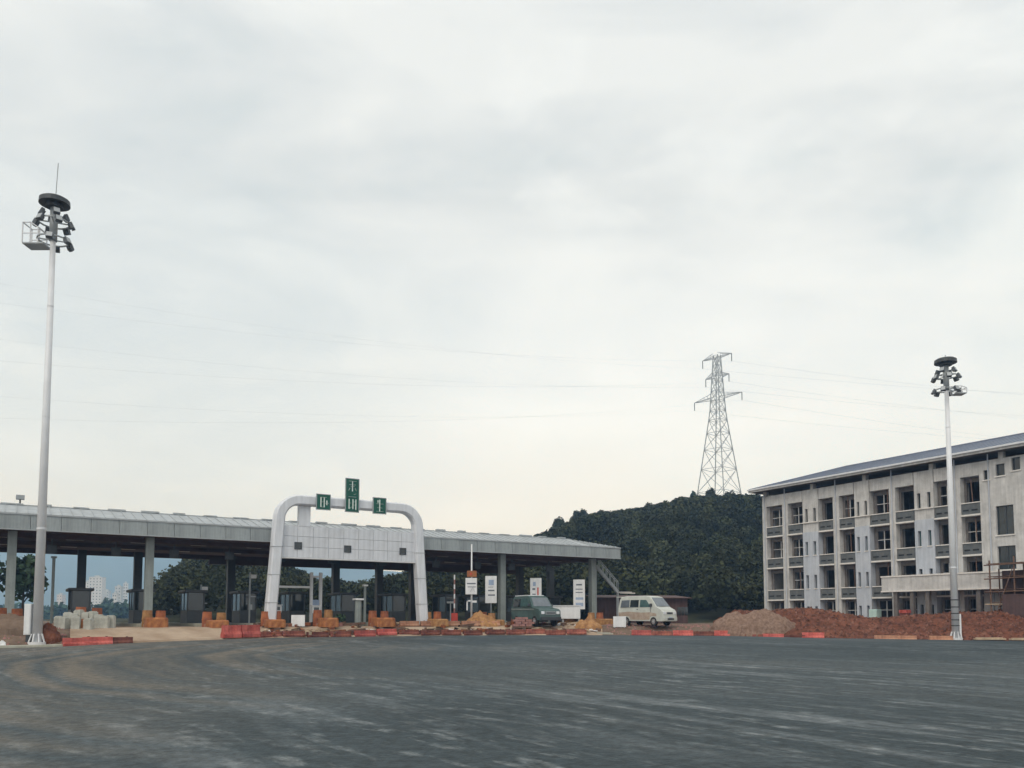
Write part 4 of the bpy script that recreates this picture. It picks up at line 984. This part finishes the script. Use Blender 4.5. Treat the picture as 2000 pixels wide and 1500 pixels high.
# right-hand stair block with its window holes
wins = [(1930, 1941, 918, 937), (1954, 1972, 906, 929), (1986, 2003, 893, 918), (1951, 1986, 987, 1044), (1951, 1987, 1066, 1112)]
holes = []
for a_, c_, ya, yb in wins:
    w0, w1 = bw(a_), bw(c_); wm = (w0+w1)/2; Yd = (BL+bdir*wm).y; holes.append((w0, w1, W(1000, yb, Yd).z, W(1000, ya, Yd).z))
cutx = sorted(set([wa, WEND]+[h_[0] for h_ in holes]+[h_[1] for h_ in holes]))
for i in range(len(cutx)-1):
    a_, c_ = cutx[i], cutx[i+1]; m_ = (a_+c_)/2
    hs = sorted([(h_[2], h_[3]) for h_ in holes if h_[0] < m_ < h_[1]]); z = BG-1
    for z0_, z1_ in hs: wall.box(a_, c_, 0, .35, z, z0_); z = z1_
    wall.box(a_, c_, 0, .35, z, WT)
# top spandrel band above the bays and end / rear walls
for a_, c_ in bays: wall.box(a_, c_, .01, 1.29, 13.25, WT-.002)
wall.box(-.002, .3, 1.3, BD, BG-1, WT-.01); wall.box(0, WEND, BD, BD+.3, BG-1, WT-.01); wall.box(WEND-.3, WEND, .35, BD, BG-1, WT-.01)
wall.build('wall', M['beige_wall'], bld)
fl = MB()
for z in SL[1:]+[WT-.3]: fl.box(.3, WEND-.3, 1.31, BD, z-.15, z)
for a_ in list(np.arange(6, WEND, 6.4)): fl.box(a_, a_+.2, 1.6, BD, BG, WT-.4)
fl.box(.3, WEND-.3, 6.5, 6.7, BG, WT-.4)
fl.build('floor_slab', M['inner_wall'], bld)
for bi, (a_, c_) in enumerate(bays):
    wd = c_-a_
    for fi, z in enumerate(SL):
        ztop_ = SL[fi+1]-.14 if fi < 3 else 13.24
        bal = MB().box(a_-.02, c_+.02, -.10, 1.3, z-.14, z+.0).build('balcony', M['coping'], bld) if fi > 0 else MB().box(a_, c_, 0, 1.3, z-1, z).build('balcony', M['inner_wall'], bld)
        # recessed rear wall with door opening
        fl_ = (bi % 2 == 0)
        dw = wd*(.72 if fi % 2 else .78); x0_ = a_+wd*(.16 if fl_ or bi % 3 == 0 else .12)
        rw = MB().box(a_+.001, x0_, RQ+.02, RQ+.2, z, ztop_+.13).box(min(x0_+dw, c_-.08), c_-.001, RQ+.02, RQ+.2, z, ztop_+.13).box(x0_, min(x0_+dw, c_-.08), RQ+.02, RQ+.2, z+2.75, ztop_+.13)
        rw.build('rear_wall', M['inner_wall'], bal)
        if random.random() < .6:
            xm = x0_+dw*random.uniform(.4, .65); MB().box(xm-.04, xm+.04, RQ+.04, RQ+.12, z, z+2.75).box(x0_, min(x0_+dw, c_-.08), RQ+.04, RQ+.12, z+1.9, z+1.96).build('door_frame', M['beige_wall'], bal)
        if fi > 0 and not (fi == 1 and bi >= 5):
            MB().box(a_+.01, c_-.01, .03, .13, z+.02, z+.92).build('parapet', M['parapet'], bal)
            MB().box(a_-.01, c_+.01, -.04, .2, z+.92, z+1.0).build('coping', M['coping'], bal)
            rb = MB()
            for j in range(2): rb.box(a_+.15+j*wd*.45, a_+.15+j*wd*.45+wd*.3, .005, .03, z+.3, z+.42)
            rb.build('slot', M['black'], bal)
# blue rendered service panels with narrow windows, one per storey
for pi, (a_, c_) in enumerate(panels):
    wd = c_-a_
    for fi, z in enumerate(SL):
        zt_ = SL[fi+1] if fi < 3 else WT
        blue = fi in (1, 2) or (fi == 0)
        mm = M['blue_wall'] if blue else M['beige_wall']
        ww = wd*.17; hz0, hz1 = (z+1.0, z+2.35)
        xs_ = [a_+.16*wd, a_+.16*wd+ww, c_-.16*wd-ww, c_-.16*wd]
        q = MB()
        yq0 = -.06 if blue else 0
        q.box(a_+.02, xs_[0], yq0, 1.3, z, zt_-.003).box(xs_[1], xs_[2], yq0, 1.3, z, zt_-.003).box(xs_[3], c_-.02, yq0, 1.3, z, zt_-.003)
        for l in (0, 2): q.box(xs_[l], xs_[l+1], yq0, 1.3, z, hz0).box(xs_[l], xs_[l+1], yq0, 1.3, hz1, zt_-.003)
        pn = q.build('service_panel', mm, bld)
        for l in (0, 2):
            wi = MB().box(xs_[l]+.02, xs_[l+1]-.02, .22, .25, hz0, hz1).build('window', M['teal_glass'] if fi == 2 else M['glass'], pn)
            MB().box(xs_[l]-.06, xs_[l+1]+.06, yq0-.07, .1, hz0-.09, hz0).build('sill', M['coping'], pn)
    MB().box(a_+.0, c_-.0, -.14, -.005, SL[3]+.9, SL[3]+1.0).build('panel_cap', M['coping'], bld)
for (w0, w1, z0_, z1_) in holes:
    fr = MB(); t_ = .06
    fr.box(w0, w0+t_, .2, .3, z0_, z1_).box(w1-t_, w1, .2, .3, z0_, z1_).box(w0+t_, w1-t_, .2, .3, z0_, z0_+t_).box(w0+t_, w1-t_, .2, .3, z1_-t_, z1_)
    if w1-w0 > 1.2: fr.box((w0+w1)/2-.03, (w0+w1)/2+.03, .2, .3, z0_+t_, z1_-t_)
    wf = fr.build('window', M['dark_steel'], bld); MB().box(w0+t_, w1-t_, .24, .26, z0_+t_, z1_-t_).build('pane', M['glass'], wf)
    MB().box(w0-.08, w1+.08, -.08, .1, z0_-.1, z0_).build('sill', M['coping'], wf)
# eaves gap posts, soffit, fascia and hipped roof
OV = .95
for px in (1494, 1587, 1690, 1822, 1960): x = bw(px); MB().box(x-.02, x+.35, .05, .5, WT, WT+.55).build('eave_post', M['beige_wall'], bld)
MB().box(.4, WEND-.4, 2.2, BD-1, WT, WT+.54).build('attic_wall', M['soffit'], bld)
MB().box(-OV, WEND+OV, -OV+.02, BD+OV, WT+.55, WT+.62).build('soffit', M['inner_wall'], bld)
MB().box(-OV-.02, WEND+OV, -OV-.05, -OV+.02, WT+.5, WT+.8).box(-OV-.05, -OV+.02, -OV+.02, BD+OV, WT+.5, WT+.8).build('fascia_board', M['beige_wall'], bld)
MB().box(-OV-.1, WEND+OV, -OV-.2, -OV-.05, WT+.70, WT+.84).build('gutter', M['white_steel'], bld)
ez = WT+.82; rz_ = ez+2.2; mid = BD/2; hipi = 6.6
rf = MB().add([(-OV, -OV, ez), (WEND+OV, -OV, ez), (WEND+OV, BD+OV, ez), (-OV, BD+OV, ez), (-OV+hipi, mid, rz_), (WEND+OV, mid, rz_)], [(0, 1, 5, 4), (1, 2, 5), (2, 3, 4, 5), (3, 0, 4)])
rf.build('roof', M['roof_blue'], bld)
rb = MB()
for x in np.arange(-OV+hipi, WEND, .75): rb.bar((x, -OV+.03, ez+.02), (x, mid, rz_+.03), .06)
for i in range(1, 9): f = i/9; x = -OV+f*hipi; rb.bar((x, -OV+.03, ez+.02), (x, -OV+(mid+OV)*f, ez+(rz_-ez)*f+.02), .06)
stuff(rb.build('roof_seam', M['roof_blue'], bld))
MB().bar((-OV+hipi, mid, rz_+.03), (WEND+OV, mid, rz_+.03), .22, .14).bar((-OV, -OV, ez+.03), (-OV+hipi, mid, rz_+.05), .2, .12).build('ridge_cap', M['roof_blue'], bld)
# entrance porch
PQ = -2.4
x0_, x1_ = bw(1722, PQ), 36.0
Yd = (BL+bdir*(x0_+4)+bin_*PQ)
zb_ = W(1770, 1155, (BL+bdir*bw(1770, PQ)+bin_*PQ).y).z; zt_ = W(1770, 1124, (BL+bdir*bw(1770, PQ)+bin_*PQ).y).z
MB().box(x0_, x1_, PQ, -.08, zb_, zt_).build('porch_roof', M['beige_wall'], bld)
MB().box(x0_-.05, x1_, PQ-.06, PQ, zt_-.1, zt_+.03).box(x0_-.05, x1_, PQ-.05, PQ, zb_-.02, zb_+.1).build('porch_trim', M['coping'], bld)
for px in (1750, 1782, 1812, 1912, 1990): x = bw(px, PQ+.3); MB().box(x-.17, x+.17, PQ+.15, PQ+.5, BG-1, zb_).build('porch_column', M['inner_wall'], bld)
# rainwater pipes and bamboo props on the facade
for px in (1497, 1537, 1637, 1748, 1873, 1940): x = bw(px); MB().bar((x, -.07, BG-.5), (x, -.07, WT+.5), .11, n=8).build('rainwater_pipe', M['blue_wall'], bld)
for bi, (a_, c_) in enumerate(bays):
    for fi in (1, 2, 3):
        if random.random() < .4:
            x = a_+(c_-a_)*random.uniform(.55, .9); MB().bar((x, .25, SL[fi]), (x+random.uniform(-.2, .2), .3, SL[fi]+3.1), .08, n=6).build('prop', M['brown_wood'], bld)
# small things by the dormitory
def bpt(w_, q, z): return BL+bdir*w_+bin_*q+Vector((0, 0, z))
p = bpt(bw(1708, -1), -1, 0); zc = W(1708, 1209, p.y).z; o = thing('metal_cabinet', (p.x, p.y, zc), BA, 'mint green metal cabinet against the dormitory pier', 'cabinet')
MB().box(-.4, .4, -.35, .35, -.6, W(1708, 1190, p.y).z-zc).build('cabinet_body', M['mint'], o, bevel=.03); MB().box(-.36, -.01, -.375, -.352, -.1, .7).box(.01, .36, -.375, -.352, -.1, .7).build('door', M['mint'], o)
p = bpt(bw(1766, -4), -4, 0); zc = W(1766, 1203, p.y).z; o = thing('red_crate', (p.x, p.y, zc-.2), BA, 'red crate on the earth bank under the porch', 'crate')
MB().box(-.35, .35, -.3, .3, 0, .2).box(-.35, .35, -.3, .3, .45, .7).build('slat', M['red_plastic'], o); MB().box(-.32, .32, -.27, .27, .1, .6).build('core', M['faded_red'], o)
# brown scaffold at the right edge
q0 = -5.0; a_ = bw(1935, q0); o = thing('scaffold', bpt(a_, q0, 0), BA, 'brown timber scaffold at the right border in front of the porch', 'scaffold')
zg = W(1960, 1215, bpt(a_, q0, 0).y).z-.8; zt_ = W(1960, 1098, bpt(a_+2, q0, 0).y).z
for i in range(5):
    for yy in (0, 1.3): MB().bar((i*1.7, yy, zg), (i*1.7+random.uniform(-.06, .06), yy, zt_+random.uniform(-.4, .5)), .11, n=7).build('pole', M['brown_wood'], o)
for lv in range(5):
    z = zg+1.2+lv*(zt_-zg-1.3)/4
    for yy in (0, 1.3): MB().bar((-.4, yy-.09, z+random.uniform(-.1, .1)), (7.3, yy-.09, z+random.uniform(-.1, .1)), .09, n=6).build('ledger', M['brown_wood'] if lv != 1 else M['pale_wood'], o)
    for j in range(5): MB().box(-.2+random.uniform(-.2, .3), 7+random.uniform(-.6, .2), .06+j*.24, .27+j*.24, z+.08, z+.12).build('plank', M['brown_wood'], o)
for i in range(4): MB().bar((i*1.7, -.12, zg+.3), (i*1.7+1.7, -.12, zt_-.4), .08, n=6).build('brace', M['brown_wood'], o)
MB().box(0.1, 6.9, 1.42, 1.46, zg+.2, zt_-.5).box(.9, 3.2, -.2, -.17, zg+.2, zg+(zt_-zg)*.55).build('debris_net', M['maroon'], o)

# ------------------------------------------------------------------ high masts
flm = MB().box(-.22, .22, -.14, .10, -.24, .24).box(-.14, .14, .10, .2, -.16, .16).mesh('floodlight', M['lamp_grey'])
flg = MB().box(-.19, .19, -.155, -.141, -.20, .20).mesh('lamp_glass', M['galv'])
def mast(px, py, Y, H_, label, cabinet, hs=1.0, dia=.52):
    p = W(px, py, Y); o = thing('light_mast', p, 0, label, 'light mast', 'high lighting masts')
    MB().bar((0, 0, 0), (0, 0, H_-1.0*hs), dia, n=18, r2=.52).build('pole', M['white_steel'], o, smooth=True)
    MB().bar((0, 0, -.3), (0, 0, .06), dia*1.75, n=18).build('base_flange', M['white_paint'], o)
    g_ = MB()
    for k_ in range(8):
        a_ = k_*math.pi/4; c_, s_ = math.cos(a_), math.sin(a_); g_.bar((c_*dia*.5, s_*dia*.5, .5), (c_*dia*.78, s_*dia*.78, .05), .04, .1)
    stuff(g_.build('gusset', M['white_paint'], o))
    for f in (.25, .5, .75):
        r_ = dia*(1-.54*f); MB().bar((0, 0, H_*f-.05), (0, 0, H_*f+.05), r_*1.08, n=18).build('joint_ring', M['white_steel'], o, smooth=False)
    z = H_-2.7*hs
    MB().bar((0, 0, z+.2*hs), (0, 0, H_-.5*hs), .42*hs, n=14).build('head_tube', M['galv'], o, smooth=True)
    MB().bar((0, 0, H_-.36*hs), (0, 0, H_-.1*hs), 1.62*hs, n=22, r2=.98).bar((0, 0, H_-.1*hs), (0, 0, H_), 1.58*hs, n=22, r2=.8).bar((0, 0, H_-.55*hs), (0, 0, H_-.36*hs), .9*hs, n=16).build('crown_hood', M['dark_steel'], o)
    rg = MB()
    for zr in (z+.25*hs, z+1.3*hs):
        for k_ in range(16):
            a0, a1 = k_*math.pi/8, (k_+1)*math.pi/8; rg.bar((math.cos(a0)*.8*hs, math.sin(a0)*.8*hs, zr), (math.cos(a1)*.8*hs, math.sin(a1)*.8*hs, zr), .07*hs)
        for k_ in range(4):
            a0 = k_*math.pi/2+.4; rg.bar((0, 0, zr), (math.cos(a0)*.8*hs, math.sin(a0)*.8*hs, zr), .06*hs)
    rg.build('lamp_ring', M['galv'], o)
    for tier, zr in ((0, z+.25*hs), (1, z+1.3*hs), (2, z+1.85*hs)):
        for k_ in range(6 if tier < 2 else 4):
            a_ = k_*math.pi/(3 if tier < 2 else 2)+tier*.45-.2
            if cabinet and tier == 0 and math.cos(a_) < -.5: continue
            rr = .92*hs if tier < 2 else .62*hs
            f_ = obj('floodlight', flm, o, .02, loc=(math.cos(a_)*rr, math.sin(a_)*rr, zr-.12*hs), rot=(R(-25), 0, a_+math.pi/2)); f_.scale = (hs*.8, hs*.8, hs*.8)
            obj('lamp_glass', flg, f_)
    # service basket hung on one side
    bx = -1.05*hs if cabinet else .95*hs; bz = z-.05*hs
    bk = MB(); s_ = .44*hs if cabinet else .4*hs; hh = 1.15*hs if cabinet else .5*hs
    for yy in (-s_, s_):
        for x in (-s_, 0, s_): bk.bar((bx+x, yy, bz), (bx+x, yy, bz+hh*(.75 if x > 0 else 1)), .05*hs)
        bk.bar((bx-s_, yy, bz+hh), (bx, yy, bz+hh), .05*hs).bar((bx, yy, bz+hh), (bx+s_, yy, bz+hh*.75), .05*hs).bar((bx-s_, yy, bz+hh*.45), (bx+s_, yy, bz+hh*.45), .04*hs)
    for x in (-s_, s_): bk.bar((bx+x, -s_, bz+hh*(.75 if x > 0 else 1)), (bx+x, s_, bz+hh*(.75 if x > 0 else 1)), .05*hs)
    bk.build('basket_rail', M['white_steel'], o); MB().box(bx-s_, bx+s_+(.3*hs if cabinet else 0), -s_, s_, bz-.08*hs, bz).build('basket_floor', M['galv'], o)
    if cabinet:
        MB().bar((.05, 0, H_), (.12, 0, H_+2.1), .045, n=6).build('lightning_rod', M['galv'], o)
        MB().box(-.62, -.26, -.26, .26, .45, 2.15).build('control_cabinet', M['white_paint'], o, bevel=.02); MB().box(-.58, -.3, -.275, -.262, .5, 2.1).build('cabinet_door', M['white_paint'], o)
        MB().box(-.52, -.3, -.2, .2, 0, .45).build('cabinet_plinth', M['dark_steel'], o)
    else:
        for zz_ in (.9, 1.3, 1.75, 2.2, 2.7): MB().bar((0, 0, zz_), (0, 0, zz_+.07), dia*1.04, n=18).build('strap', M['dark_steel'], o)
        MB().bar((dia*.62, -.05, 0), (dia*.62, -.05, 1.75), .16, n=10).build('cable_pipe', M['white_paint'], o)
        MB().bar((.0, 0, H_), (.0, 0, H_+.3), .045, n=6).build('lightning_rod', M['galv'], o)
    return o
Y = 45.2; H_ = W(72, 388, Y).z-W(72, 1256, Y).z
mast(72, 1256, Y, H_, 'tall white lighting mast with caged floodlight head at the left border', True)
Y = 57.6; H_ = W(1867, 701, Y).z-W(1867, 1248, Y).z
mast(1867, 1248, Y, H_, 'white lighting mast with dark straps in front of the grey dormitory', False, .92, .5)

# ------------------------------------------------------------------ pylon and power lines
Y = 285; PB = W(1405, 975, Y); PT_ = W(1405, 694, Y); Hp = PT_.z-PB.z
pz = PB.z-7
pyl = thing('power_pylon', (PB.x, Y, pz), R(-48), 'grey lattice power pylon standing on the wooded hilltop', 'pylon')
HT = PT_.z-pz
def halfw(z):
    f = z/HT; return float(np.interp(f, [0, .64, .72, 1], [6.4, 2.0, 1.75, .9]))
lv = [0, .16, .30, .42, .52, .60, .66, .72, .78, .84, .89, .94, 1]
corners = [(-1, -1), (1, -1), (1, 1), (-1, 1)]
for cx_, cy_ in corners:
    q = MB()
    for i in range(len(lv)-1):
        z0_, z1_ = lv[i]*HT, lv[i+1]*HT; q.bar((cx_*halfw(z0_), cy_*halfw(z0_), z0_), (cx_*halfw(z1_), cy_*halfw(z1_), z1_), .26)
    q.build('leg', M['galv'], pyl)
q = MB()
for i in range(len(lv)-1):
    z0_, z1_ = lv[i]*HT, lv[i+1]*HT; h0, h1 = halfw(z0_), halfw(z1_)
    for k_ in range(4):
        a_, c_ = corners[k_], corners[(k_+1) % 4]
        q.bar((a_[0]*h0, a_[1]*h0, z0_), (c_[0]*h1, c_[1]*h1, z1_), .13); q.bar((c_[0]*h0, c_[1]*h0, z0_), (a_[0]*h1, a_[1]*h1, z1_), .13)
        if i: q.bar((a_[0]*h0, a_[1]*h0, z0_), (c_[0]*h0, c_[1]*h0, z0_), .14)
q.build('bracing', M['galv'], pyl)
ARMS = [(HT*.985, 6.0), (HT*.865, 4.8), (HT*.735, 9.8)]
tips = []
for za, la in ARMS:
    for sx in (-1, 1):
        q = MB(); h0 = halfw(za)
        for yy in (-1, 1):
            q.bar((sx*h0, yy*h0, za), (sx*la, 0, za+.2), .17); q.bar((sx*h0, yy*h0, za+1.5), (sx*la, 0, za+.2), .14)
        for j in range(1, 5):
            f = j/5; x = sx*(h0+(la-h0)*f); y_ = h0*(1-f)
            q.bar((x, -y_, za+.2*f), (x, y_, za+.2*f), .1); q.bar((x, -y_, za+.2*f), (x, -y_, za+1.5-1.3*f), .1); q.bar((x, y_, za+.2*f), (x, y_, za+1.5-1.3*f), .1)
        q.build('cross_arm', M['galv'], pyl)
        MB().bar((sx*la, 0, za+.2), (sx*la, 0, za-2.6), .28, n=8).build('insulator', M['dark_steel'], pyl)
        tips.append((sx*la, za-2.6))
ca, sa = math.cos(R(-48)), math.sin(R(-48))
nm = ['top', 'top', 'middle', 'middle', 'lowest', 'lowest']
for i, (x, z) in enumerate(tips):
    P = Vector((PB.x+ca*x, Y+sa*x, pz+z))
    nf = 'far' if x < 0 else 'near'
    for sd, E in (('left', W(-520+60*(i % 2), 455+68*i, 175)), ('right', W(2650, 768+26*i, 400))):
        cu = bpy.data.curves.new('power_line', 'CURVE'); cu.dimensions = '3D'; cu.bevel_depth = .010; cu.bevel_resolution = 0
        cu.bevel_depth = .012 if sd == 'left' else .02
        sp = cu.splines.new('POLY'); n = 40; sp.points.add(n)
        for k_ in range(n+1):
            f = k_/n; p = P.lerp(E, f); p.z -= 5.5*4*f*(1-f); sp.points[k_].co = (*p, 1)
        cu.materials.append(M['galv'])
        me = None
        ob = bpy.data.objects.new('power_line', cu); C.objects.link(ob)
        tag(ob, f'thin power line running {sd} from the {nf} end of the {nm[i]} pylon arm', 'cable', 'power lines strung from the pylon')
# convert the curves to meshes
dg = bpy.context.evaluated_depsgraph_get()
for ob in [o_ for o_ in S.objects if o_.type == 'CURVE']:
    me = bpy.data.meshes.new_from_object(ob.evaluated_get(dg)); n_ = obj('power_line', me)
    for k_ in ('label', 'category', 'group'): n_[k_] = ob[k_]
    bpy.data.objects.remove(ob)

# ------------------------------------------------------------------ haze
hz = MB().box(-3400, 3400, -320, 3400, -1.4, 290).build('haze', None); hz['kind'] = 'stuff'
hm = bpy.data.materials.new('haze'); hm.use_nodes = True; t = hm.node_tree; t.nodes.clear()
oo = t.nodes.new('ShaderNodeOutputMaterial'); pv = t.nodes.new('ShaderNodeVolumePrincipled')
pv.inputs['Color'].default_value = (.34, .60, 1.0, 1); pv.inputs['Absorption Color'].default_value = (1, 1, 1, 1); pv.inputs['Density'].default_value = .0005; pv.inputs['Anisotropy'].default_value = 0.0
t.links.new(pv.outputs[0], oo.inputs['Volume']); hz.data.materials.append(hm)
